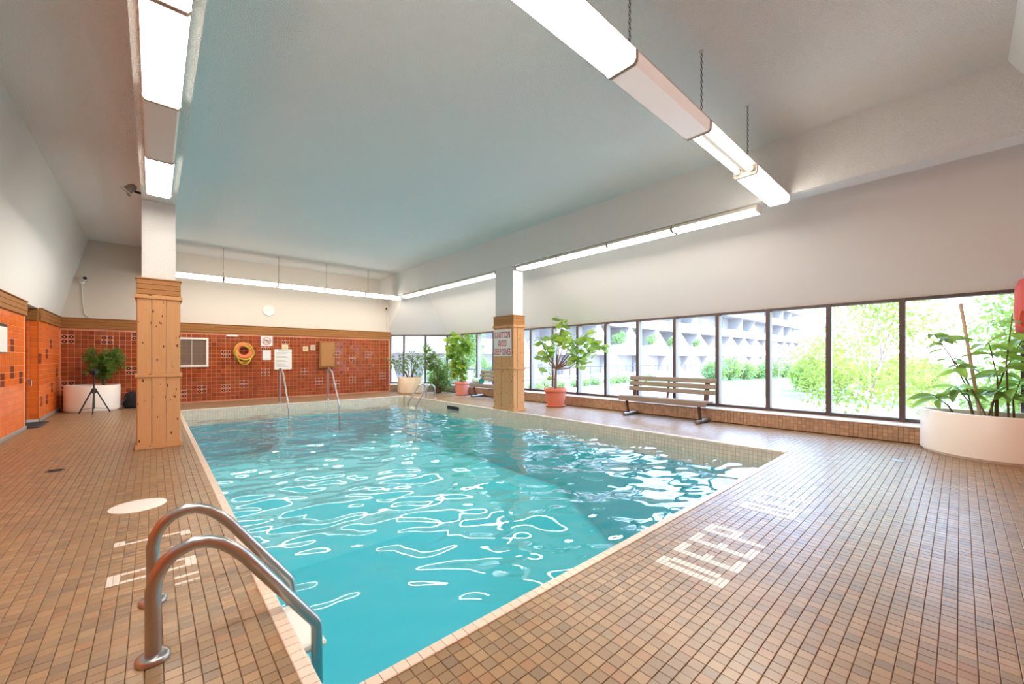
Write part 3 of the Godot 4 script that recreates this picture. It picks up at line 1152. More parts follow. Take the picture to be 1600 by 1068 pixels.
func chain(label: String, at: Vector3, bottom: float, half: float, along: Vector3) -> void:
	var o := thing("hanging_chain", label, "chain", at, 0.0, "chains holding the hung fittings")
	var b := MB.new()
	var y := 0.0
	var k := 0
	while y < YC - bottom - 0.03:
		var p := Vector3(0, -y - 0.02, 0)
		var d := Vector3(0.008, 0, 0) if k % 2 == 0 else Vector3(0, 0, 0.008)
		b.tube([p + Vector3(0, 0.02, 0), p + d + Vector3(0, 0.01, 0), p + d - Vector3(0, 0.01, 0), p - Vector3(0, 0.02, 0), p - d - Vector3(0, 0.01, 0), p - d + Vector3(0, 0.01, 0), p + Vector3(0, 0.02, 0)], 0.0032, 4, false)
		y += 0.033
		k += 1
	put("links", b, M.chain, o)
	b = MB.new()
	var bt := Vector3(0, bottom - YC, 0)
	b.tube([bt + along * half - Vector3(0, 0.13, 0), bt, bt - along * half - Vector3(0, 0.13, 0)], 0.004, 5)
	put("fork", b, M.chain, o)
	b = MB.new()
	b.lathe([Vector2(0.0, -0.016), Vector2(0.022, -0.012), Vector2(0.026, 0.0)], 12)
	put("ceiling_hook", b, M.housing, o)

func light_rows() -> void:
	var top := 3.73
	var nth := ["first", "second", "third", "fourth", "fifth"]
	# near row, hung on chains across the pool
	var nx := [0.70, 2.06, 3.42, 4.78, 6.14]
	var st := ["lit", "lit", "dim", "bare", "lit"]
	var nm := ["lit hung fitting at the orange wall end of the row with the bare tubes", "lit hung fitting adjoining the one with the dull faintly glowing lens", "hung fitting with a dull faintly glowing lens", "hung fitting without a lens showing two bare lit tubes", "lit hung fitting between the bare tubes and the window side beam"]
	for k in 5:
		fitting(nm[k], Vector3(nx[k], top, -1.77), true, st[k], "hung fittings above the near edge")
	for k in 4:
		chain("thin chain hanging from the ceiling, %s from the window end of the bare tube row" % nth[3 - k], Vector3(1.54 + 1.36 * k, YC, -1.80), 3.87, 0.1, Vector3(0, 0, 1))
	# row under the beam over the deck column
	for k in 4:
		fitting("%s fitting before the floodlight column under the deck side beam%s" % [nth[3 - k], ", its lens unlit" if k == 2 else ""], Vector3(0.06, top - 0.002, -2.72 - 1.368 * k), false, "off" if k == 2 else "lit", "fittings under the deck side beam")
	for k in 3:
		fitting("%s fitting behind the floodlight column under the deck side beam" % nth[k], Vector3(0.06, top - 0.002, -9.72 - 1.368 * k), false, "lit", "fittings under the deck side beam, far part")
	# row under the beam along the windows
	for k in 4:
		fitting("%s fitting from the sign column towards the bare tubes, under the window side beam" % nth[3 - k], Vector3(7.02, top - 0.002, -2.76 - 1.37 * k), false, "lit", "fittings under the window side beam, near part")
	for k in 4:
		fitting("%s fitting from the sign column towards the red wall, under the window side beam" % nth[k], Vector3(7.02, top - 0.002, -9.08 - 1.36 * k), false, "lit", "fittings under the window side beam, far part")
	# far row on chains before the red wall
	for k in 5:
		fitting("%s hung fitting from the corner windows in the row before the red wall" % nth[k], Vector3(6.33 - 1.375 * k, top - 0.01, -14.25), true, "lit", "hung fittings before the red wall", 1.345, 0.25)
	for k in 4:
		chain("%s hanging chain from the corner windows in the row before the red wall" % nth[k], Vector3(5.78 - 1.42 * k, YC, -14.25), 3.87, 0.1, Vector3(0, 0, 1))
	# twin floodlight on the beam by the pine column
	var o := thing("floodlight", "small adjustable metal floodlight on the side of the pine column", "floodlight", Vector3(-0.127, 3.83, -8.2))
	var b := MB.new()
	b.tube([Vector3(0, 0, 0), Vector3(-0.06, 0.0, 0), Vector3(-0.09, 0.02, 0.02)], 0.018, 8)
	put("arm", b, M.dark, o)
	b = MB.new()
	b.lathe([Vector2(0.0, 0.08), Vector2(0.03, 0.075), Vector2(0.052, 0.03), Vector2(0.06, -0.05), Vector2(0.055, -0.05), Vector2(0.0, -0.03)], 16)
	var head := inst("lamp_head", b.mesh(), M.steel_dull, o, Transform3D(Basis.from_euler(Vector3(0.3, 0, -0.75)), Vector3(-0.12, 0.03, 0.03)))
	b = MB.new()
	b.box(Vector3(0, -0.075, 0), Vector3(0.16, 0.006, 0.1), 0.002)
	b.tube([Vector3(0.05, -0.07, 0), Vector3(0.05, -0.1, 0)], 0.02, 10)
	put("visor", b, M.steel_dull, head)

# ------------------------------------------------------------------ ladders and rails

func arc_path(pts: Array, rad: float, n := 6) -> Array:
	# rounds the corners of a polyline
	var out := [pts[0]]
	for i in range(1, pts.size() - 1):
		var p: Vector3 = pts[i]
		var a: Vector3 = (pts[i - 1] as Vector3) - p
		var c: Vector3 = (pts[i + 1] as Vector3) - p
		var ang := a.angle_to(c) / 2.0
		var d := minf(rad / tan(ang), 0.49 * minf(a.length(), c.length()))
		var s0 := p + a.normalized() * d
		var s1 := p + c.normalized() * d
		for k in n + 1:
			var t := float(k) / n
			out.append(s0.lerp(p, t).lerp(p.lerp(s1, t), t))
	out.append(pts[pts.size() - 1])
	return out

func flange(m: Material, parent: Node, p: Vector3, r := 0.062) -> void:
	var b := MB.new()
	b.lathe([Vector2(r, 0), Vector2(r, 0.016), Vector2(r - 0.01, 0.024), Vector2(0.034, 0.03), Vector2(0.0, 0.03)], 24, p)
	put("flange", b, m, parent)

func ladders() -> void:
	var wide := 0.57
	for q in [["curved steel pool ladder rising from the deck beside the white markings", Vector3(0.0, 0, -2.70), 0.0], ["curved steel pool ladder by the cream planter near the corner windows", Vector3(7.05, 0, -12.05), PI]]:
		var o := thing("pool_ladder", q[0], "ladder", q[1], q[2])
		for e in [-1.0, 1.0]:
			var z: float = e * wide / 2.0
			var b := MB.new()
			var top := [Vector3(0.002, 0, z), Vector3(0.0, 0.31, z), Vector3(0.012, 0.372, z), Vector3(0.04, 0.424, z), Vector3(0.086, 0.462, z), Vector3(0.14, 0.48, z), Vector3(0.195, 0.476, z), Vector3(0.25, 0.45, z), Vector3(0.30, 0.405, z)]
			top.append_array(arc_path([Vector3(0.35, 0.348, z), Vector3(0.685, -0.13, z), Vector3(0.70, -1.35, z)], 0.09))
			b.tube(top, 0.0295, 18)
			put("rail", b, M.steel, o)
			flange(M.steel, o, Vector3(0, 0.002, z))
			b = MB.new()
			b.tube([Vector3(0.69, -1.22, z), Vector3(0.54, -1.22, z)], 0.02, 10)
			put("bumper", b, M.dark, o)
		for k in 4:
			var b := MB.new()
			b.box(Vector3(0.65, -0.29 - 0.28 * k, 0), Vector3(0.2, 0.035, wide - 0.05), 0.012)
			put("tread", b, M.white_paint, o)
	var n := 0
	for x in [2.9, 4.3]:
		var o := thing("handrail", ["slanted steel handrail into the water below the notice board", "slanted steel handrail into the water below the wooden cabinet"][n], "handrail", Vector3(x, 0, -13.94))
		n += 1
		var b := MB.new()
		b.tube(arc_path([Vector3(0, 0, 0), Vector3(0, 1.09, 0.0), Vector3(0.0, 0.93, 0.42), Vector3(0, -0.1, 1.12), Vector3(0, -0.95, 1.16)], 0.13, 7), 0.026, 14)
		put("rail", b, M.steel, o)
		flange(M.steel, o, Vector3(0, 0.002, 0))

# ------------------------------------------------------------------ on the walls

func letters(text: String, size: float, m: Material, parent: Node, at: Transform3D, called := "lettering", width := 0.0, font := "Droid Sans") -> void:
	var f := SystemFont.new()
	f.font_names = PackedStringArray([font])
	f.font_weight = 700
	var t := TextMesh.new()
	t.text = text
	t.font = f
	t.font_size = 64
	t.pixel_size = size / 48.0
	t.depth = 0.002
	t.curve_step = 2.0
	var o := inst(called, t, m, parent, at)
	if width > 0.0:
		var w := t.get_aabb().size.x
		if w > 0.001:
			o.scale.x = width / w

func wall_things() -> void:
	var zf := ZF + 0.016
	var face := Basis()
	# sliding window with a white frame
	var o := thing("sliding_window", "white framed sliding window with blinds set in the red tiles", "window", Vector3(0.83, 1.54, zf))
	var b := MB.new()
	var w := 0.46
	var h := 0.45
	for q in [[Vector3(0, h - 0.03, 0.02), Vector3(2 * w, 0.06, 0.05)], [Vector3(0, -h + 0.03, 0.02), Vector3(2 * w, 0.06, 0.05)], [Vector3(w - 0.03, 0, 0.02), Vector3(0.06, 2 * h - 0.12, 0.05)], [Vector3(-w + 0.03, 0, 0.02), Vector3(0.06, 2 * h - 0.12, 0.05)]]:
		b = MB.new()
		b.box(q[0], q[1], 0.006)
		put("frame", b, M.white_paint, o)
	b = MB.new()
	b.box(Vector3(0.05, 0, 0.016), Vector3(0.03, 2 * h - 0.12, 0.03), 0.004)
	put("meeting_rail", b, M.frame_side, o)
	for k in 26:
		b = MB.new()
		b.box(Vector3(0, -h + 0.075 + k * 0.0292, 0.006), Vector3(2 * w - 0.14, 0.024, 0.003), 0.0, Basis.from_euler(Vector3(0.5, 0, 0)))
		put("blind_slat", b, M.bark_grey, o)
	b = MB.new()
	b.quad(Vector3(-w + 0.06, -h + 0.06, 0.018), Vector3(w - 0.06, -h + 0.06, 0.018), Vector3(w - 0.06, h - 0.06, 0.018), Vector3(-w + 0.06, h - 0.06, 0.018), Vector3(0, 0, 1))
	put("pane", b, M.glass, o)
	# hook board over the ring
	o = thing("hook_board", "narrow white hook board above the life ring", "board", Vector3(1.90, 2.085, zf))
	b = MB.new()
	b.box(Vector3(0, 0, 0.012), Vector3(0.31, 0.05, 0.022), 0.006)
	put("backing", b, M.white_paint, o)
	# life ring with rope
	o = thing("life_ring", "orange life ring hung with yellow rope on the red tiles", "life ring", Vector3(2.20, 1.60, zf + 0.1))
	o.scale = Vector3.ONE * 0.86
	b = MB.new()
	var loop := []
	for k in 33:
		var a := TAU * k / 32.0
		loop.append(Vector3(cos(a) * 0.235, sin(a) * 0.235, 0))
	b.tube(loop, 0.085, 14, false)
	put("ring", b, M.ring_orange, o)
	for q in [[0.30, 0.325, -0.015, 0.018], [0.25, 0.33, -0.12, 0.016], [0.33, 0.26, -0.05, 0.014], [0.22, 0.35, -0.16, 0.014]]:
		b = MB.new()
		var lp := []
		for k in 29:
			var a := TAU * k / 28.0
			lp.append(Vector3(cos(a + 0.1) * q[0], sin(a) * q[1] + q[2], 0.07 + 0.03 * sin(a * 3.0 + q[0] * 20.0)))
		b.tube(lp, q[3], 7, false)
		put("rope_coil", b, M.rope_yellow, o)
	# no diving sign
	o = thing("no_diving_sign", "white square no diving sign with a red ring and bar", "sign", Vector3(2.866, 1.945, zf))
	b = MB.new()
	b.box(Vector3(0, 0, 0.006), Vector3(0.35, 0.33, 0.01), 0.003)
	put("plate", b, M.paper, o)
	b = MB.new()
	loop = []
	for k in 33:
		var a := TAU * k / 32.0
		loop.append(Vector3(cos(a) * 0.12, sin(a) * 0.12, 0.012))
	b.tube(loop, 0.01, 6, false)
	b.tube([Vector3(-0.085, 0.085, 0.012), Vector3(0.085, -0.085, 0.012)], 0.009, 6)
	put("red_ring", b, M.red_print, o)
	b = MB.new()
	b.tube([Vector3(-0.08, -0.005, 0.0125), Vector3(-0.02, 0.035, 0.0125), Vector3(0.04, 0.03, 0.0125), Vector3(0.085, 0.0, 0.0125)], 0.011, 6)
	b.tube([Vector3(-0.02, 0.03, 0.0125), Vector3(0.03, -0.02, 0.0125), Vector3(0.08, -0.03, 0.0125)], 0.009, 6)
	b.lathe([Vector2(0.0, 0.0), Vector2(0.017, 0.004), Vector2(0.017, 0.012), Vector2(0, 0.015)], 10, Vector3(-0.09, -0.03, 0.0125))
	b.tube([Vector3(-0.11, -0.06, 0.0125), Vector3(-0.05, -0.055, 0.0125), Vector3(0.0, -0.062, 0.0125), Vector3(0.06, -0.056, 0.0125)], 0.007, 6)
	put("diver_figure", b, M.black_print, o)
	o = thing("notice_sheet", "small white notice sheet below the no diving sign", "notice", Vector3(2.866, 1.468, zf))
	b = MB.new()
	b.box(Vector3(0, 0, 0.004), Vector3(0.245, 0.325, 0.006), 0.001)
	put("sheet", b, M.paper, o)
	# rules board
	o = thing("rules_board", "large white pool rules board with grey lines of text", "notice board", Vector3(3.36, 1.325, zf))
	b = MB.new()
	b.box(Vector3(0, 0, 0.009), Vector3(0.535, 0.70, 0.016), 0.004)
	put("panel", b, M.paper, o)
	b = MB.new()
	b.box(Vector3(0.02, 0.29, 0.0175), Vector3(0.34, 0.022, 0.001))
	for k in 12:
		var l := 0.40 - 0.14 * absf(sin(k * 2.3))
		b.box(Vector3(-0.215 + l / 2.0, 0.235 - k * 0.044, 0.0175), Vector3(l, 0.009, 0.001))
	put("printed_lines", b, M.cove_base, o)
	o = thing("square_plaque", "small cream plaque above the rules board", "plaque", Vector3(3.42, 1.76, zf))
	b = MB.new()
	b.box(Vector3(0, 0, 0.006), Vector3(0.19, 0.15, 0.01), 0.003)
	put("plate", b, M.paper_cream, o)
	b = MB.new()
	b.lathe([Vector2(0.05, 0), Vector2(0.05, 0.002), Vector2(0.03, 0.002), Vector2(0.03, 0)], 18)
	inst("printed_circle", b.mesh(), M.stake, o, Transform3D(Basis(Vector3.RIGHT, Vector3(0, 0, 1), Vector3.DOWN), Vector3(0, -0.01, 0.011)))
	var cards := [["small cream card pinned beside the wooden cabinet", 4.07, 1.70, 0.17, 0.17, "paper_cream"], ["yellowed framed card next to the wooden cabinet", 4.32, 1.745, 0.17, 0.19, "stake"]]
	for q in cards:
		o = thing("wall_card", q[0], "card", Vector3(q[1], q[2], zf))
		b = MB.new()
		b.box(Vector3(0, 0, 0.006), Vector3(q[3], q[4], 0.01), 0.003)
		put("card", b, M[q[5]], o)
		b = MB.new()
		for k in 3:
			b.box(Vector3(0, 0.04 - 0.04 * k, 0.0118), Vector3(q[3] * 0.6, 0.012, 0.001))
		put("printed_lines", b, M.bark, o)
	# wooden cabinet
	o = thing("wall_cabinet", "shallow wooden cabinet with one framed door on the red tiles", "cabinet", Vector3(4.79, 1.50, zf))
	b = MB.new()
	b.box(Vector3(0, 0, 0.05), Vector3(0.55, 0.95, 0.1), 0.006)
	put("body", b, M.cedar, o)
	b = MB.new()
	b.box(Vector3(0.01, 0, 0.108), Vector3(0.47, 0.86, 0.018), 0.005)
	var dr := put("door", b, M.cedar_light, o)
	b = MB.new()
	b.box(Vector3(0.20, -0.02, 0.124), Vector3(0.02, 0.07, 0.02), 0.004)
	put("handle", b, M.dark, dr)
	# wall clock
	o = thing("wall_clock", "round white wall clock on the cream plaster", "clock", Vector3(2.93, 2.98, ZF))
	b = MB.new()
	b.lathe([Vector2(0.18, 0), Vector2(0.18, 0.03), Vector2(0.165, 0.04), Vector2(0.155, 0.03), Vector2(0, 0.03)], 32)
	inst("case", b.mesh(), M.paper, o, Transform3D(Basis(Vector3.RIGHT, Vector3(0, 0, 1), Vector3.DOWN), Vector3.ZERO))
	b = MB.new()
	b.box(Vector3(0.035, 0.02, 0.034), Vector3(0.09, 0.014, 0.004), 0.0, Basis.from_euler(Vector3(0, 0, 0.5)))
	put("hour_hand", b, M.stake, o)
	b = MB.new()
	b.box(Vector3(-0.05, 0.0, 0.036), Vector3(0.12, 0.01, 0.004), 0.0, Basis.from_euler(Vector3(0, 0, -0.25)))
	put("minute_hand", b, M.stake, o)
	for k in 12:
		var a := TAU * k / 12.0
		b = MB.new()
		b.box(Vector3(cos(a) * 0.135, sin(a) * 0.135, 0.032), Vector3(0.018, 0.006, 0.003), 0.0, Basis.from_euler(Vector3(0, 0, a)))
		put("hour_mark", b, M.stake, o)
	# security cameras with conduits
	for q in [["white security camera high on the cream wall near the orange tiles", Vector3(-1.42, 3.40, ZF), 0.4, [Vector3(0, -0.06, 0.02), Vector3(0.02, -0.5, 0.02), Vector3(0.05, -0.85, 0.02), Vector3(0.16, -0.96, 0.02), Vector3(0.45, -0.965, 0.02)]],
			["small security camera at the end of the cream wall by the corner windows", Vector3(7.08, 3.28, ZF), -0.3, [Vector3(0.03, -0.06, 0.02), Vector3(0.03, -0.6, 0.02), Vector3(0.05, -0.8, 0.02), Vector3(0.12, -0.85, 0.02)]]]:
		o = thing("security_camera", q[0], "camera", q[1])
		b = MB.new()
		b.lathe([Vector2(0.06, 0), Vector2(0.06, 0.02), Vector2(0.03, 0.05), Vector2(0, 0.05)], 16)
		inst("mount", b.mesh(), M.white_paint, o, Transform3D(Basis(Vector3.RIGHT, Vector3(0, 0, 1), Vector3.DOWN), Vector3.ZERO))
		var hb := Basis.from_euler(Vector3(-0.25, q[2], 0))
		b = MB.new()
		b.tube([Vector3(0, 0, 0.03), Vector3(0, 0, 0.2)], 0.052, 16)
		var hd := inst("housing", b.mesh(), M.white_paint, o, Transform3D(hb, Vector3(0, 0.03, 0.02)))
		b = MB.new()
		b.tube([Vector3(0, 0, 0.199), Vector3(0, 0, 0.212)], 0.042, 16)
		put("lens", b, M.dark, hd)
		b = MB.new()
		b.tube(arc_path(q[3], 0.1, 4), 0.014, 8)
		put("conduit", b, M.housing, o)
	# notice on the orange wall
	o = thing("framed_notice", "white framed notice on the orange tiled wall", "notice", Vector3(XL + 0.016, 1.68, -10.25))
	b = MB.new()
	b.box(Vector3(0.008, 0, 0), Vector3(0.014, 0.47, 0.46), 0.003)
	put("frame", b, M.dark, o)
	b = MB.new()
	b.box(Vector3(0.012, -0.02, 0), Vector3(0.014, 0.41, 0.445), 0.002)
	put("sheet", b, M.paper, o)
	# caution sign on the column
	o = thing("caution_sign", "white sign with red capitals warning against deep dives", "sign", Vector3(6.812, 1.765, -7.985), -PI / 2.0)
	b = MB.new()
	b.box(Vector3(0, 0, 0.004), Vector3(0.70, 0.70, 0.008), 0.002)
	put("plate", b, M.paper, o)
	letters("CAUTION", 0.17, M.red_print, o, Transform3D(Basis(), Vector3(0, 0.20, 0.009)), "lettering", 0.62)
	letters("AVOID", 0.17, M.red_print, o, Transform3D(Basis(), Vector3(0, -0.02, 0.009)), "lettering", 0.34)
	letters("DEEP DIVES", 0.17, M.red_print, o, Transform3D(Basis(), Vector3(0, -0.24, 0.009)), "lettering", 0.65)
	# red rescue float hung at the window by the big planter
	o = thing("rescue_float", "red rescue float hanging at the window beside the large white planter", "float", Vector3(8.86, 1.35, 0.585))
	b = MB.new()
	b.lathe([Vector2(0.0, 0.0), Vector2(0.05, 0.02), Vector2(0.085, 0.12), Vector2(0.1, 0.4), Vector2(0.09, 0.7), Vector2(0.05, 0.83), Vector2(0.0, 0.85)], 18)
	var fm := inst("float_body", b.mesh(), M.float_red, o, Transform3D(Basis().scaled(Vector3(0.6, 1, 1)), Vector3(0, 0.25, 0)))
	b = MB.new()
	b.tube([Vector3(-0.06, 0.45, -0.03), Vector3(-0.1, 0.5, -0.05), Vector3(-0.1, 0.6, -0.05), Vector3(-0.06, 0.65, -0.03)], 0.012, 7)
	put("grip", b, M.ring_orange, o)
	b = MB.new()
	b.tube([Vector3(0, 1.09, 0), Vector3(0.05, 1.2, 0), Vector3(0.18, 1.24, 0)], 0.008, 6)
	put("hanging_strap", b, M.paper, o)

# ------------------------------------------------------------------ benches and small things

func benches() -> void:
	var n := 0
	for q in [["slatted wooden bench before the windows by the terracotta pot", Vector3(8.62, 0, -4.45)], ["slatted wooden bench partly behind the sign column", Vector3(8.62, 0, -10.55)]]:
		var o := thing("bench", q[0], "bench", q[1])
		n += 1
		for k in 3:
			plank("seat_slat", o, Vector3(-0.24 + 0.135 * k, 0.455 - 0.006 * k, 0), 2.04, 0.125, 0.045, Vector3(0, 0, 1), Vector3.UP, M.bench_wood, 0.008)
		plank("front_rail", o, Vector3(-0.29, 0.405, 0), 2.04, 0.085, 0.03, Vector3(0, 0, 1), Vector3.LEFT, M.bench_wood, 0.006)
		var lean := Vector3(-0.97, 0.22, 0).normalized()
		for k in 3:
			plank("back_slat", o, Vector3(0.165 + 0.026 * k, 0.625 + 0.125 * k, 0.0), 2.04, 0.10, 0.035, Vector3(0, 0, 1), lean, M.bench_wood, 0.008)
		for z in [-0.86, -0.02, 0.84]:
			var b := MB.new()
			b.box(Vector3(0.19, 0.66, z), Vector3(0.03, 0.5, 0.05 if z == -0.02 else 0.1), 0.004, Basis.from_euler(Vector3(0, 0, -0.2)))
			b.box(Vector3(-0.04, 0.415, z), Vector3(0.48, 0.035, 0.05), 0.004)
			put("bracket", b, M.bench_steel, o)
		for z in [-0.86, 0.84]:
			var b := MB.new()
			b.tube([Vector3(-0.2, 0.40, z), Vector3(-0.16, 0.2, z), Vector3(-0.12, 0.06, z)], 0.032, 10)
			put("leg", b, M.bench_steel, o)
			b = MB.new()
			b.tube([Vector3(-0.32, 0.042, z), Vector3(0.28, 0.042, z)], 0.041, 14)
			put("foot_tube", b, M.steel_dull, o)
	# rolled towel on the second bench
	var t := thing("rolled_towel", "pale rolled towel with teal ends on the bench behind the column", "towel", Vector3(8.5, 0.475, -11.28))
	var b := MB.new()
	b.tube([Vector3(0, 0.1, -0.17), Vector3(0, 0.1, 0.17)], 0.1, 16)
	put("roll", b, M.towel_white, t)
	for e in [-1.0, 1.0]:
		b = MB.new()
		b.tube([Vector3(0, 0.1, e * 0.17), Vector3(0, 0.1, e * 0.215)], 0.096, 16)
		put("end_band", b, M.towel_teal, t)

func floor_things() -> void:
	# white skimmer lid and small drains
	var o := thing("skimmer_lid", "round white skimmer lid set in the tan deck", "lid", Vector3(-0.10, 0.0, -5.03))
	var b := MB.new()
	b.lathe([Vector2(0.2, -0.002), Vector2(0.2, 0.004), Vector2(0.19, 0.007), Vector2(0.0, 0.007)], 40)
	put("lid", b, M.white_paint, o)
	o = thing("floor_drain", "small dark round drain in the deck along the orange wall", "drain", Vector3(-0.88, 0.0, -7.28))
	b = MB.new()
	b.lathe([Vector2(0.085, -0.002), Vector2(0.085, 0.003), Vector2(0.0, 0.003)], 24)
	put("rim", b, M.bench_steel, o)
	b = MB.new()
	for k in 5:
		b.box(Vector3(0, 0.004, -0.05 + 0.025 * k), Vector3(0.11, 0.003, 0.012))
	put("grating", b, M.dark, o)
	o = thing("floor_drain", "small grey drain in the deck near the large white planter", "drain", Vector3(7.35, 0.0, -0.55))
	b = MB.new()
	b.lathe([Vector2(0.07, -0.002), Vector2(0.07, 0.003), Vector2(0.0, 0.003)], 24)
	put("rim", b, M.steel_dull, o)
	o = thing("door_mat", "dark door mat before the recess in the orange wall", "mat", Vector3(-1.86, 0.0, -12.5))
	b = MB.new()
	b.box(Vector3(0.0, 0.012, 0), Vector3(0.42, 0.016, 0.95), 0.005)
	put("pad", b, M.grey_fabric, o)
	b = MB.new()
	for k in 8:
		b.box(Vector3(-0.16 + 0.045 * k, 0.021, 0), Vector3(0.02, 0.004, 0.88))
	put("ribs", b, M.black_fabric, o)
	# tripod with camera
	o = thing("tripod", "black photo tripod standing before the white planter", "tripod", Vector3(-1.08, 0, -14.2))
	b = MB.new()
	b.tube([Vector3(0, 0.12, 0), Vector3(0, 0.92, 0)], 0.014, 8)
	put("centre_column", b, M.dark, o)
	b = MB.new()
	b.lathe([Vector2(0.03, 0.5), Vector2(0.05, 0.53), Vector2(0.05, 0.6), Vector2(0.02, 0.63)], 12)
	put("collar", b, M.dark, o)
	for k in 3:
		var a := PI / 2.0 + TAU * k / 3.0
		b = MB.new()
		b.tube([Vector3(cos(a) * 0.04, 0.58, sin(a) * 0.04), Vector3(cos(a) * 0.31, 0.01, sin(a) * 0.31)], 0.014, 8)
		var lg := put("leg", b, M.dark, o)
		b = MB.new()
		b.tube([Vector3(cos(a) * 0.28, 0.10, sin(a) * 0.28), Vector3(0, 0.14, 0)], 0.006, 6)
		put("spreader", b, M.dark, lg)
	b = MB.new()
	b.box(Vector3(0, 0.94, 0), Vector3(0.06, 0.05, 0.06), 0.01)
	b.tube([Vector3(0, 0.9, 0), Vector3(0.12, 0.86, 0.1)], 0.009, 6)
	put("tripod_head", b, M.dark, o)
	o = thing("photo_camera", "dark camera sitting on the tripod", "camera", Vector3(-1.08, 0.966, -14.2), 0.5)
	b = MB.new()
	b.box(Vector3(0, 0.055, 0), Vector3(0.15, 0.11, 0.07), 0.012)
	b.box(Vector3(0, 0.12, 0), Vector3(0.06, 0.035, 0.055), 0.01)
	put("camera_body", b, M.dark, o)
	b = MB.new()
	b.tube([Vector3(0, 0.055, 0.03), Vector3(0, 0.055, 0.11)], 0.04, 14)
	put("lens_barrel", b, M.dark, o)
	# backpack
	o = thing("backpack", "black backpack leaning at the red wall behind the pine column", "backpack", Vector3(-0.42, 0, -15.15), 0.2)
	b = MB.new()
	var prof := [Vector2(0.0, 0.0), Vector2(0.16, 0.01), Vector2(0.19, 0.1), Vector2(0.185, 0.25), Vector2(0.15, 0.38), Vector2(0.08, 0.44), Vector2(0.0, 0.45)]
	b.lathe(prof, 20)
	inst("bag_body", b.mesh(), M.black_fabric, o, Transform3D(Basis().scaled(Vector3(1, 1, 0.7)), Vector3.ZERO))
	b = MB.new()
	b.lathe([Vector2(0.0, 0.03), Vector2(0.12, 0.05), Vector2(0.13, 0.14), Vector2(0.1, 0.22), Vector2(0.0, 0.24)], 16)
	inst("front_pocket", b.mesh(), M.black_fabric, o, Transform3D(Basis().scaled(Vector3(1, 1, 0.5)), Vector3(0, 0, 0.1)))
	b = MB.new()
	b.tube([Vector3(-0.03, 0.44, 0), Vector3(-0.02, 0.49, 0), Vector3(0.02, 0.49, 0), Vector3(0.03, 0.44, 0)], 0.01, 6)
	put("grab_loop", b, M.grey_fabric, o)
	b = MB.new()
	b.tube([Vector3(-0.14, 0.3, 0.08), Vector3(-0.22, 0.16, 0.1), Vector3(-0.2, 0.03, 0.1)], 0.014, 6)
	put("strap", b, M.grey_fabric, o)


# ------------------------------------------------------------------ plants

# a leaf along +z from its stalk, blade up; widest at `peak`
func leaf_mesh(length: float, width: float, peak: float, droop: float, cup := 0.25, seg := 6) -> ArrayMesh:
	var b := MB.new()
	var rows := []
	for k in seg + 1:
		var t := float(k) / seg
		var w := width / 2.0 * pow(sin(PI * pow(t, log(0.5) / log(peak))), 0.75) if k > 0 and k < seg else width * 0.03
		var c := Vector3(0, -droop * t * t * length, t * length)
		rows.append([c + Vector3(-w, w * cup, 0), c, c + Vector3(w, w * cup, 0)])
	for k in seg:
		for h in 2:
			var a: Vector3 = rows[k][h]
			var c: Vector3 = rows[k][h + 1]
			var d: Vector3 = rows[k + 1][h + 1]
			var e: Vector3 = rows[k + 1][h]
			var nn := (e - a).cross(c - a)
			if nn.length() < 1e-9:
				nn = (d - c).cross(d - a)
			nn = nn.normalized()
			if nn.y < 0:
				nn = -nn
			b.tri(a, c, d, nn, nn, nn)
			b.tri(a, d, e, nn, nn, nn)
	return b.mesh()

func leaf_at(p: Vector3, dir: Vector3, roll: float, sc: float) -> Transform3D:
	var z := dir.normalized()
	var x := Vector3.UP.cross(z)
	if x.length() < 0.05:
		x = Vector3.RIGHT
	x = x.normalized()
	var y := z.cross(x)
	var B := Basis(x, y, z).rotated(z, roll)
	return Transform3D(B.scaled(Vector3.ONE * sc), p)

func rv(r: RandomNumberGenerator) -> Vector3:
	var z := r.randf_range(-1, 1)
	var a := r.randf() * TAU
	var q := sqrt(1 - z * z)
	return Vector3(q * cos(a), z, q * sin(a))

# a cloud of small leaves in an ellipsoid: pointed quads, folded at the rib
func leaf_cloud(b: MB, r: RandomNumberGenerator, c: Vector3, rad: Vector3, count: int, size: float, hollow := 0.3) -> void:
	for k in count:
		var d := rv(r)
		var p := c + d * rad * pow(r.randf_range(hollow, 1.0), 0.6)
		var z := (rv(r) + d * 0.6 + Vector3.DOWN * 0.3).normalized()
		var x := z.cross(rv(r)).normalized()
		var y := z.cross(x)
		var l := size * r.randf_range(0.7, 1.3)
		var w := l * 0.28
		var mid := p + z * l * 0.45 - y * w * 0.25
		var tip := p + z * l
		b.tri(p, mid + x * w, tip, y, y, y)
		b.tri(p, mid - x * w, tip, y, y, y)

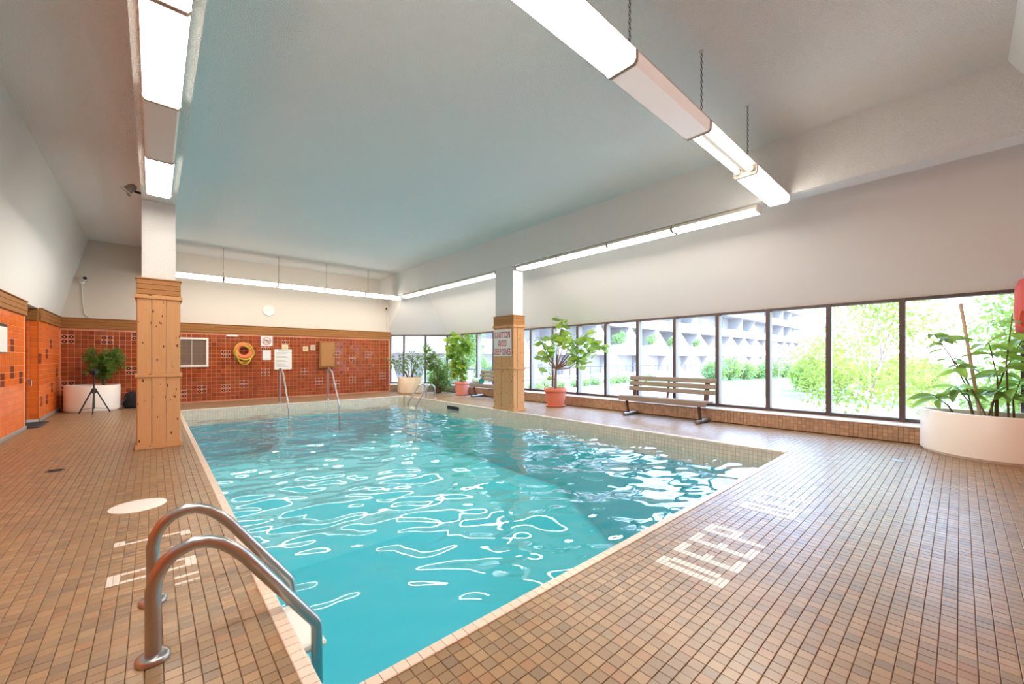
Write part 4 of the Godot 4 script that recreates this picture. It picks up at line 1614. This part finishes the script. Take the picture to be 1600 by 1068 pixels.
func pot(o: Node3D, rr: float, rb: float, h: float, m: Material, saucer := true) -> void:
	var b := MB.new()
	b.lathe([Vector2(0.0, 0.02), Vector2(rb, 0.02), Vector2(rb, 0.02), Vector2(lerpf(rb, rr, 0.5), h * 0.42), Vector2(rr * 0.9, h * 0.78), Vector2(rr * 0.9, h * 0.78), Vector2(rr * 0.97, h * 0.8), Vector2(rr, h * 0.84), Vector2(rr, h * 0.97), Vector2(rr * 0.98, h), Vector2(rr * 0.92, h), Vector2(rr * 0.9, h * 0.97), Vector2(rr * 0.88, h * 0.9), Vector2(0, h * 0.9)], 36)
	put("pot", b, m, o)
	b = MB.new()
	b.lathe([Vector2(0.0, h * 0.91), Vector2(rr * 0.87, h * 0.905)], 24)
	put("soil", b, M.soil, o)
	if saucer:
		b = MB.new()
		b.lathe([Vector2(0.0, 0.0), Vector2(rb * 1.1, 0.0), Vector2(rb * 1.28, 0.02), Vector2(rb * 1.3, 0.045), Vector2(rb * 1.24, 0.045), Vector2(rb * 1.1, 0.015), Vector2(0, 0.015)], 36)
		put("saucer", b, m, o)

func planter(o: Node3D, rad: float, h: float, m: Material, a0 := 0.0, a1 := TAU) -> void:
	var b := MB.new()
	b.lathe([Vector2(rad - 0.03, 0.0), Vector2(rad - 0.03, 0.035), Vector2(rad - 0.03, 0.035), Vector2(rad, 0.035), Vector2(rad, 0.035), Vector2(rad, h - 0.01), Vector2(rad - 0.006, h), Vector2(rad - 0.035, h), Vector2(rad - 0.04, h - 0.01), Vector2(rad - 0.04, h - 0.1)], 56, Vector3.ZERO, a0, a1)
	put("planter_wall", b, m, o)
	b = MB.new()
	b.lathe([Vector2(rad - 0.06, 0.0), Vector2(rad - 0.06, 0.036)], 40, Vector3.ZERO, a0, a1)
	put("plinth", b, M.dark, o)

func plants() -> void:
	var r := RandomNumberGenerator.new()
	r.seed = 5
	var side := Vector3(0.745, 0, 0.667)
	var deep := Vector3(0.667, 0, -0.745)
	# offsets across the room towards the windows and along them, kept clear of the glass
	var off := func(a: float) -> Vector3:
		var dx := 0.22 * a
		return Vector3(dx, 0, (a - 0.745 * dx) / 0.667)
	var big := leaf_mesh(0.29, 0.21, 0.6, 0.12, 0.12)
	# fiddle-leaf plant in the terracotta pot beside the bench
	var o := thing("potted_plant", "open branching plant with broad green leaves in a terracotta pot by the bench", "plant", Vector3(8.5, 0, -7.65))
	pot(o, 0.32, 0.22, 0.52, M.terracotta)
	var b := MB.new()
	var fork := Vector3(0.03, 1.05, 0)
	b.tube([Vector3(0, 0.45, 0), Vector3(0.0, 0.75, 0.0), fork], [0.042, 0.038, 0.032], 10)
	put("trunk", b, M.bark, o)
	var tips := [[0.18, 2.40, 0.1], [0.10, 2.12, -0.1], [-0.36, 1.93, 0.1], [-0.20, 1.62, 0.2], [0.44, 1.95, -0.2], [0.80, 2.05, 0.1], [1.06, 1.72, 0.0], [0.72, 1.72, -0.15], [0.64, 1.32, 0.15], [0.5, 1.55, 0.1], [-0.3, 1.5, -0.2], [-0.16, 0.98, 0.1], [0.25, 1.75, 0.25]]
	for q in tips:
		var tip: Vector3 = off.call(q[0]) + Vector3.UP * q[1] + Vector3(-0.5, 0, 0.3) * q[2]
		b = MB.new()
		var st := fork if q[1] > 1.2 else Vector3(0.0, 0.75, 0)
		var mid := st.lerp(tip, 0.5) + Vector3(0, -0.08, 0) + rv(r) * 0.04
		b.tube([st, mid, tip], [0.02, 0.014, 0.008], 7)
		put("branch", b, M.bark, o)
		var cnt := 14 if q[1] > 1.2 else 4
		for k in cnt:
			var a := TAU * k / cnt + r.randf()
			var d := (Vector3(cos(a), r.randf_range(-0.9, 0.7), sin(a))).normalized()
			inst("leaf", big, M[["leaf_a", "leaf_b", "leaf_c"][r.randi() % 3]], o, leaf_at(tip - Vector3.UP * r.randf_range(-0.05, 0.2) + d * 0.03, d, r.randf_range(-0.9, 0.9), r.randf_range(0.7, 1.15) * (0.8 if d.x > 0.4 else 1.0)))
	# denser one in the pale pot
	o = thing("potted_plant", "dense leafy fiddle plant in a pale terracotta pot near the corner windows", "plant", Vector3(8.58, 0, -12.40))
	pot(o, 0.285, 0.2, 0.5, M.terracotta_pale)
	b = MB.new()
	b.tube([Vector3(0, 0.42, 0), Vector3(0.02, 0.9, 0.01), Vector3(0.06, 1.5, 0), Vector3(0.05, 2.1, 0)], [0.05, 0.04, 0.03, 0.015], 9)
	b.tube([Vector3(0, 0.7, 0), Vector3(0.2, 1.2, 0.15), Vector3(0.34, 1.7, 0.25)], [0.03, 0.022, 0.012], 8)
	b.tube([Vector3(0, 0.6, 0), Vector3(-0.15, 1.2, -0.12), Vector3(-0.32, 1.85, -0.2)], [0.03, 0.022, 0.012], 8)
	put("trunk", b, M.bark_grey, o)
	for k in 290:
		var y := lerpf(0.66, 2.22, pow(r.randf(), 0.75))
		var w := lerpf(0.10, 0.50, clampf((y - 0.66) / 1.1, 0, 1)) * (1.0 if y < 2.0 else 0.75)
		var a := r.randf() * TAU
		var d := Vector3(cos(a), 0, sin(a))
		var p := d * w * r.randf_range(0.35, 1.0) * Vector3(0.55, 1, 1.15) + Vector3(-0.06, y, 0.0)
		inst("leaf", big, M[["leaf_a", "leaf_b", "leaf_a", "leaf_c", "leaf_b"][r.randi() % 5] if y > 1.0 else ["leaf_c", "leaf_a", "leaf_yellow"][r.randi() % 3]], o, leaf_at(p, d * Vector3(0.6, 1, 1) + Vector3.UP * r.randf_range(-1.3, 0.5), r.randf_range(-0.9, 0.9), r.randf_range(0.7, 1.0) * (0.8 if d.x > 0.3 else 1.15)))
	# cream planter with a small-leaved fig
	o = thing("round_planter", "cream cylindrical planter with a sparse small leaved shrub by the corner windows", "planter", Vector3(7.6, 0, -14.5))
	planter(o, 0.5, 0.63, M.cream_gloss)
	b = MB.new()
	b.lathe([Vector2(0, 0.54), Vector2(0.46, 0.53)], 24)
	put("soil", b, M.soil, o)
	b = MB.new()
	for q in [[-0.75, 1.35], [-0.3, 1.4], [0.1, 1.7], [0.35, 1.45], [0.2, 1.15], [-0.5, 1.05]]:
		b.tube([side * q[0] * 0.15 + Vector3.UP * 0.52, side * q[0] * 0.4 + Vector3.UP * lerpf(0.5, q[1], 0.6), side * q[0] + Vector3.UP * q[1]], [0.02, 0.014, 0.006], 6)
	put("stems", b, M.bark, o)
	b = MB.new()
	for q in [[-0.75, 1.32, 0.16, 60], [-0.62, 1.12, 0.2, 80], [-0.3, 1.35, 0.22, 110], [0.08, 1.5, 0.24, 120], [0.3, 1.25, 0.24, 140], [0.0, 1.05, 0.3, 140], [-0.4, 0.95, 0.24, 110], [0.3, 0.85, 0.2, 90]]:
		leaf_cloud(b, r, side * q[0] + Vector3.UP * q[1], Vector3.ONE * q[2], q[3], 0.085)
	put("foliage", b, M.leaf_dark, o)
	# weeping fig between planter and pot
	o = thing("weeping_fig", "bushy dark green weeping fig drooping to the floor beside the cream planter", "plant", Vector3(8.33, 0, -13.65))
	pot(o, 0.17, 0.13, 0.26, M.bench_steel, false)
	b = MB.new()
	b.tube([Vector3(0, 0.28, 0), Vector3(-0.05, 0.9, 0), Vector3(-0.12, 1.6, 0)], [0.03, 0.022, 0.01], 8)
	put("trunk", b, M.bark, o)
	b = MB.new()
	for q in [[-0.42, 1.75, 0.16, 130], [-0.35, 1.5, 0.24, 260], [-0.15, 1.25, 0.3, 330], [0.05, 1.0, 0.34, 380], [0.25, 0.85, 0.34, 380], [-0.1, 0.7, 0.34, 330], [0.35, 0.6, 0.28, 260], [0.1, 0.42, 0.28, 230], [0.3, 0.3, 0.24, 220], [0.0, 0.22, 0.2, 220], [-0.2, 0.4, 0.2, 180], [0.55, 1.05, 0.16, 100], [-0.38, 1.1, 0.2, 200]]:
		leaf_cloud(b, r, side * q[0] + Vector3.UP * q[1], Vector3(q[2], q[2], q[2]), q[3], 0.085)
	put("foliage", b, M.leaf_dark, o)
	# white planter with a fern in the corner of the red and orange walls
	o = thing("round_planter", "white cylindrical planter with a feathery fern in the red wall corner", "planter", Vector3(-1.17, 0, -15.10))
	planter(o, 0.52, 0.665, M.white_gloss)
	b = MB.new()
	b.lathe([Vector2(0, 0.57), Vector2(0.48, 0.56)], 24)
	put("soil", b, M.soil, o)
	b = MB.new()
	var fr := leaf_mesh(0.13, 0.04, 0.5, 0.2)
	var fronds := MB.new()
	for k in 34:
		var a := r.randf() * TAU
		var reach := r.randf_range(0.15, 0.4)
		var top := r.randf_range(1.0, 1.55)
		var path := []
		for t in 9:
			var f := t / 8.0
			path.append(Vector3(0.2 + cos(a) * reach * f * 1.05, 0.56 + (top - 0.56) * sin(f * 2.2) / 0.95 * (1.0 if f < 0.7 else 1.0), sin(a) * reach * f * 0.85))
		b.tube(path, 0.006, 5)
		for t in range(2, 9):
			for sd in 11:
				var d := (rv(r) + Vector3(cos(a), 0.2, sin(a)) * 0.8).normalized()
				var p: Vector3 = path[t] + rv(r) * 0.03
				var x := d.cross(rv(r)).normalized()
				var nn := d.cross(x).normalized()
				var l := r.randf_range(0.07, 0.13)
				fronds.tri(p, p + d * l * 0.5 + x * l * 0.16, p + d * l, nn, nn, nn)
				fronds.tri(p, p + d * l * 0.5 - x * l * 0.16, p + d * l, nn, nn, nn)
	put("stalks", b, M.stem, o)
	put("foliage", fronds, M.leaf_fern, o)
	# big white planter at the windows: a round front, its flat back against the sill wall
	o = thing("large_planter", "large low white planter with leggy broad leaved plants against the window sill", "planter", Vector3(8.85, 0, 0.4))
	var aa := 1.4
	planter(o, 0.82, 0.605, M.white_gloss, aa, TAU - aa)
	b = MB.new()
	b.box(Vector3(0.085, 0.3, 0), Vector3(0.04, 0.6, 1.6), 0.004)
	put("planter_back", b, M.white_gloss, o)
	b = MB.new()
	b.lathe([Vector2(0, 0.53), Vector2(0.78, 0.52)], 40, Vector3.ZERO, aa, TAU - aa)
	put("soil", b, M.soil, o)
	var C := Vector3(-0.3, 0.0, -0.15)
	var wide := leaf_mesh(0.34, 0.13, 0.45, 0.45, 0.3, 7)
	b = MB.new()
	b.tube([C + off.call(-0.05) + Vector3.UP * 0.5, C + off.call(-0.2) + Vector3.UP * 2.13], 0.02, 8)
	put("stake", b, M.stake, o)
	var stems := [[-0.04, -0.40, 1.72, 10], [-0.1, -0.28, 1.35, 9], [0.14, 0.16, 1.95, 7], [0.1, 0.0, 1.55, 9], [0.02, 0.26, 1.62, 11], [0.3, 0.36, 1.5, 11], [0.4, 0.36, 1.3, 11], [0.34, 0.38, 1.12, 10], [0.2, 0.24, 1.05, 11], [-0.12, -0.22, 0.95, 11], [0.32, 0.30, 0.9, 11], [0.0, 0.06, 0.92, 11], [0.38, 0.38, 0.92, 9], [-0.2, -0.40, 0.82, 8], [0.05, 0.12, 1.25, 10], [0.25, 0.38, 0.78, 10]]
	for q in stems:
		var base: Vector3 = C + off.call(q[0]) + Vector3(-0.6, 0, 0.2) * r.randf_range(-0.2, 0.3) + 0.0 * deep * r.randf_range(-0.25, 0.25) + Vector3.UP * 0.5
		var tip: Vector3 = C + off.call(q[1]) + Vector3(-0.6, 0, 0.2) * r.randf_range(-0.1, 0.25) + Vector3.UP * q[2]
		var md := base.lerp(tip, 0.55) + side * (0.06 if q[1] < q[0] else -0.06)
		b = MB.new()
		b.tube([base, base.lerp(md, 0.5), md, tip], [0.013, 0.011, 0.009, 0.005], 7)
		put("stem", b, M.stem, o)
		for k in q[3]:
			var a: float = TAU * k / float(q[3]) + r.randf()
			var d := Vector3(cos(a), r.randf_range(-0.2, 0.35), sin(a)).normalized()
			var p := tip.lerp(md, r.randf_range(0.0, 0.45))
			inst("leaf", wide, M[["leaf_light", "leaf_a", "leaf_light", "leaf_lime"][r.randi() % 4]], o, leaf_at(p, d, r.randf_range(-0.8, 0.8), r.randf_range(0.6, 1.0)))

# ------------------------------------------------------------------ outside

func tree(label: String, at: Vector3, h: float, crown: Array, count: int, size: float, m: Material, seed_: int, group := "", lean := Vector3.ZERO) -> void:
	var r := RandomNumberGenerator.new()
	r.seed = seed_
	var o := thing("garden_tree", label, "tree", at, 0.0, group)
	var b := MB.new()
	var top := Vector3(0, h * 0.8, 0) + lean
	b.tube([Vector3(0, -0.1, 0), top * 0.35 + rv(r) * 0.05, top * 0.7, top], [h * 0.006, h * 0.005, h * 0.004, h * 0.002], 8)
	for c in crown:
		var p: Vector3 = c[0]
		b.tube([top * clampf(p.y / h * 0.55, 0.15, 0.8), (top * clampf(p.y / h * 0.7, 0.2, 0.9)).lerp(p, 0.6), p], [h * 0.004, h * 0.003, h * 0.0012], 6)
	put("trunk", b, M.bark_pale, o)
	b = MB.new()
	var vol := 0.0
	for c in crown:
		vol += (c[1] as Vector3).x * (c[1] as Vector3).y
	for c in crown:
		leaf_cloud(b, r, c[0], c[1], int(count * (c[1] as Vector3).x * (c[1] as Vector3).y / vol), size, 0.1)
	put("foliage", b, m, o)

func shrub(label: String, at: Vector3, size: Vector3, count: int, leaf: float, m: Material, seed_: int, group := "") -> void:
	var r := RandomNumberGenerator.new()
	r.seed = seed_
	var o := thing("garden_shrub", label, "shrub", at, 0.0, group)
	var b := MB.new()
	for k in 5:
		var d := Vector3(r.randf_range(-0.5, 0.5) * size.x, size.y * 0.8, r.randf_range(-0.5, 0.5) * size.z)
		b.tube([Vector3(0, -0.05, 0), d * 0.5, d], [0.02, 0.014, 0.006], 5)
	put("stems", b, M.bark, o)
	b = MB.new()
	leaf_cloud(b, r, Vector3(0, size.y * 0.55, 0), Vector3(size.x, size.y * 0.5, size.z), count, leaf, 0.2)
	put("foliage", b, m, o)

func garden() -> void:
	var b := MB.new()
	b.bx(Vector3(9.5, -0.5, -60), Vector3(150, -0.1, 40))
	structure("ground_gravel", b, M.gravel, "pale sunlit gravel and paving outside the windows", "ground")
	b = MB.new()
	b.bx(Vector3(17.0, -0.2, -13.5), Vector3(60, -0.085, 3.0))
	structure("ground_lawn", b, M.lawn, "pale green lawn beyond the paving", "lawn")
	building()
	# railing on a low wall between garden and building
	var o := thing("garden_railing", "grey railing on a low white wall between garden and apartments", "railing", Vector3(10.5, -0.1, -15.5))
	b = MB.new()
	b.bx(Vector3(0, 0, -0.12), Vector3(26, 0.25, 0.12), 0.02)
	put("low_wall", b, M.concrete_pale, o)
	for y in [0.3, 0.95]:
		b = MB.new()
		b.tube([Vector3(0, y, 0), Vector3(26, y, 0)], 0.025, 8)
		put("rail", b, M.rail_grey, o)
	for k in 27:
		b = MB.new()
		b.tube([Vector3(k, 0.25, 0), Vector3(k, 0.95, 0)], 0.022, 6)
		put("post", b, M.rail_grey, o)
	# planting
	var r := RandomNumberGenerator.new()
	r.seed = 77
	for k in 9:
		shrub("%s hedge shrub along the lawn, counted from the railing end" % ["first", "second", "third", "fourth", "fifth", "sixth", "seventh", "eighth", "ninth"][k], Vector3(27 + k * 1.8, -0.1, -10.6 + 0.3 * k), Vector3(0.7, 1.25 + 0.25 * sin(k * 1.7), 0.8), 1000, 0.18, M.hedge_green if k % 3 else M.leaf_teal, 300 + k, "hedge shrubs on the lawn")
	for k in 13:
		shrub("%s low bedding plant below the railing, counted from the sign column" % ["first", "second", "third", "fourth", "fifth", "sixth", "seventh", "eighth", "ninth", "tenth", "eleventh", "twelfth", "thirteenth"][k], Vector3(12.2 + k * 0.98, -0.1, -13.3 + 0.15 * sin(k * 2.0)), Vector3(0.36, 0.3 + 0.12 * r.randf(), 0.36), 300, 0.12, M.hedge_green if k % 2 else M.leaf_teal, 400 + k, "bedding plants below the railing")
	for k in 5:
		shrub("%s blue green shrub outside the corner windows, counted from the red wall" % ["first", "second", "third", "fourth", "fifth", "sixth"][k], Vector3(10.3 + 0.95 * k, -0.1, -17.2 - 0.3 * (k % 3)), Vector3(0.42, 1.1 + 0.5 * (k % 2), 0.42), 800, 0.13, M.leaf_teal, 500 + k, "shrubs outside the corner windows")
	tree("slender teal tree seen beside the sign column", Vector3(13.9, -0.1, -19.3), 4.2, [[Vector3(0, 2.2, 0), Vector3(0.9, 1.0, 0.9)], [Vector3(0.2, 3.3, 0), Vector3(0.9, 0.9, 0.9)], [Vector3(-0.3, 1.4, 0.3), Vector3(0.7, 0.6, 0.7)]], 3600, 0.15, M.leaf_teal, 601)
	# yellow green trees close to the glass
	tree("young yellow green tree with a thin leaning trunk outside the windows", Vector3(12.2, -0.1, -1.5), 4.2, [[Vector3(0.1, 3.3, 0.1), Vector3(0.9, 0.9, 0.8)], [Vector3(0.6, 2.3, 0.6), Vector3(0.8, 0.7, 0.8)], [Vector3(-0.2, 1.5, -0.8), Vector3(0.7, 0.5, 0.6)], [Vector3(-0.3, 0.75, -0.4), Vector3(0.9, 0.55, 0.9)], [Vector3(0.5, 0.9, 0.7), Vector3(0.7, 0.7, 0.7)]], 4200, 0.1, M.leaf_yellow, 602, "", Vector3(0.5, 0, 0.7))
	tree("spreading lime green tree outside behind the large planter", Vector3(13.2, -0.1, 1.5), 4.4, [[Vector3(0, 3.3, 0), Vector3(1.1, 0.9, 1.2)], [Vector3(-0.3, 2.2, -0.6), Vector3(0.9, 0.8, 0.9)], [Vector3(0.1, 2.1, 0.7), Vector3(0.9, 0.9, 0.9)], [Vector3(-0.4, 1.1, -0.2), Vector3(1.1, 0.8, 1.1)], [Vector3(-0.4, 0.5, -0.9), Vector3(0.6, 0.5, 0.7)]], 8200, 0.11, M.leaf_lime, 603)
	tree("bright yellow tree farther out between the young trees", Vector3(17.5, -0.1, -2.0), 5.0, [[Vector3(0, 3.2, 0), Vector3(1.5, 1.3, 1.5)], [Vector3(0.3, 1.7, -0.6), Vector3(1.4, 0.9, 1.4)], [Vector3(0.0, 0.7, 0.9), Vector3(1.2, 0.7, 1.2)]], 4200, 0.11, M.leaf_yellow, 604)
	tree("small bare twiggy tree on the lawn", Vector3(17.0, -0.1, -4.4), 2.0, [[Vector3(0, 1.45, 0), Vector3(0.5, 0.5, 0.5)]], 220, 0.09, M.bark_grey, 605)
	for k in 5:
		shrub("%s yellow green bush by the lawn edge, counted from the twiggy tree" % ["first", "second", "third", "fourth", "fifth"][k], Vector3(21.0 + 1.7 * k, -0.1, -4.4 + 0.85 * k), Vector3(0.66, 1.3 + 0.3 * (k % 2), 0.66), 900, 0.17, M.leaf_yellow if k % 2 else M.leaf_lime, 700 + k, "bushes by the lawn edge")

func building() -> void:
	# terraced apartments: bays twelve metres wide, stepped terraces below, continuous balconies above
	var zb := -26.0
	var x0 := 10.5
	var bays := 9
	var bw := 12.0
	var o := thing("apartment_building", "long pale terraced apartment building with balconies and slanted fin walls", "building", Vector3(x0, -1.6, zb))
	var b := MB.new()
	b.bx(Vector3(0, 0, -14), Vector3(bays * bw, 14.8, -1.6))
	put("wall", b, M.concrete, o)
	b = MB.new()
	b.bx(Vector3(0, 0, -1.6), Vector3(bays * bw, 3.3, 1.2))
	put("ground_storey", b, M.concrete_pale, o)
	var bands := [3.3, 6.8, 10.2, 13.6]
	for l in 4:
		b = MB.new()
		var y: float = bands[l]
		b.bx(Vector3(-0.4, y - 0.25, -1.6), Vector3(bays * bw, y, 0.9 if l > 0 else 0.3))
		put("floor_slab", b, M.concrete, o)
		if l > 0:
			for k in bays:
				b = MB.new()
				b.bx(Vector3(k * bw + 0.03, y - 0.3, 0.75), Vector3((k + 1) * bw - 0.03, y + 0.95, 0.95), 0.02)
				put("parapet", b, M.concrete_pale, o)
	for k in bays:
		var xk := k * bw
		for h in 2:
			var xa := xk + h * bw / 2.0
			# slanted fin wall running down and forward
			b = MB.new()
			b.prism([Vector2(-1.6, 0), Vector2(4.6, 0), Vector2(4.6, 0.9), Vector2(0.9, 6.6), Vector2(-1.6, 6.6)], Vector3(xa + 0.15, 0, 0), Vector3(0, 0, 1), Vector3.UP, 0.3)
			put("fin_wall", b, M.concrete_pale if h == 0 else M.concrete, o)
			# terrace with planter box
			b = MB.new()
			b.bx(Vector3(xa + 0.15, 3.3, -1.0), Vector3(xa + bw / 2.0 - 0.15, 3.5, 2.2))
			b.bx(Vector3(xa + 0.9, 3.3, 1.9), Vector3(xa + bw / 2.0 - 0.9, 4.4, 2.9), 0.05)
			put("terrace_box", b, M.concrete_pale, o)
			for l in 4:
				var y: float = 0.0 if l == 0 else float(bands[l - 1])
				var zw := 1.2 if l == 0 else -1.6
				b = MB.new()
				b.bx(Vector3(xa + 0.7, y + 0.1, zw - 0.02), Vector3(xa + 3.6, y + 2.55, zw + 0.04))
				var w := put("window", b, M.curtain if (k + h + l) % 3 else M.concrete_pale, o)
				b = MB.new()
				b.bx(Vector3(xa + 1.2, y + 0.15, zw + 0.04), Vector3(xa + 1.95, y + 2.5, zw + 0.07))
				b.bx(Vector3(xa + 2.7, y + 0.15, zw + 0.04), Vector3(xa + 3.3, y + 2.5, zw + 0.07))
				put("pane", b, M.window_dark, w)
				if l > 0 and (k + h) % 2 == 0:
					b = MB.new()
					b.bx(Vector3(xa - 0.08, y, -1.6), Vector3(xa + 0.08, y + 3.2, 0.7))
					put("divider", b, M.concrete, o)
	# brown door panel and star on the nearest bay
	b = MB.new()
	b.bx(Vector3(30.9, 3.5, -1.56), Vector3(31.6, 6.3, -1.5))
	put("door_panel", b, M.brown_panel, o)
	var st := thing("wall_star", "dark five pointed metal star on the apartment terrace wall", "star", Vector3(36.9, 0.82, zb + 3.5))
	var poly := []
	for k in 10:
		var a := PI / 2.0 + TAU * k / 10.0
		poly.append(Vector2(cos(a), sin(a)) * (0.34 if k % 2 == 0 else 0.14))
	b = MB.new()
	b.prism(poly, Vector3.ZERO, Vector3.RIGHT, Vector3.UP, 0.06)
	put("star", b, M.rail_grey, st)
	b = MB.new()
	b.bx(Vector3(-0.03, -2.3, -0.06), Vector3(0.03, 0, -0.01))
	put("post", b, M.rail_grey, st)
	# terrace greenery
	for q in [[36.0, 0.9, 500, "broadest leafy plant in a terrace box above the dark star"], [42.5, 0.7, 400, "second leafy terrace plant beyond the star"], [47.5, 0.8, 450, "third leafy terrace plant beyond the star"], [54.3, 0.6, 350, "smallest leafy terrace plant, farthest beyond the star"]]:
		var r := RandomNumberGenerator.new()
		r.seed = int(q[0] * 10)
		var p := thing("terrace_plant", q[3], "plant", Vector3(q[0], 2.75, zb + 2.4), 0.0, "plants on the terraces")
		b = MB.new()
		leaf_cloud(b, r, Vector3(-q[1] * 0.4, 0.62, 0), Vector3(q[1] * 0.7, q[1] * 0.5, 0.4), q[2] / 2, 0.22)
		leaf_cloud(b, r, Vector3(q[1] * 0.5, 0.85, 0), Vector3(q[1] * 0.6, q[1] * 0.75, 0.4), q[2] / 2, 0.22)
		put("foliage", b, M.leaf_teal, p)
	# farther block beyond the garden
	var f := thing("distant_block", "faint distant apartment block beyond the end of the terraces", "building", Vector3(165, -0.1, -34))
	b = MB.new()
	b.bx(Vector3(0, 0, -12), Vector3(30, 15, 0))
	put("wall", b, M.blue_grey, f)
	for l in 4:
		b = MB.new()
		b.bx(Vector3(-0.3, 2.5 + 3.3 * l, -12.2), Vector3(30.2, 3.6 + 3.3 * l, 0.4))
		put("balcony_band", b, M.concrete_pale, f)
	var g := thing("white_annex", "low white flat roofed annex beyond the lawn", "building", Vector3(122, -0.1, -18))
	b = MB.new()
	b.bx(Vector3(0, 0, -6), Vector3(22, 6.2, 6))
	put("wall", b, M.concrete_pale, g)
	b = MB.new()
	b.bx(Vector3(-0.4, 6.2, -6.4), Vector3(22.4, 6.6, 6.4), 0.05)
	put("roof", b, M.concrete, g)
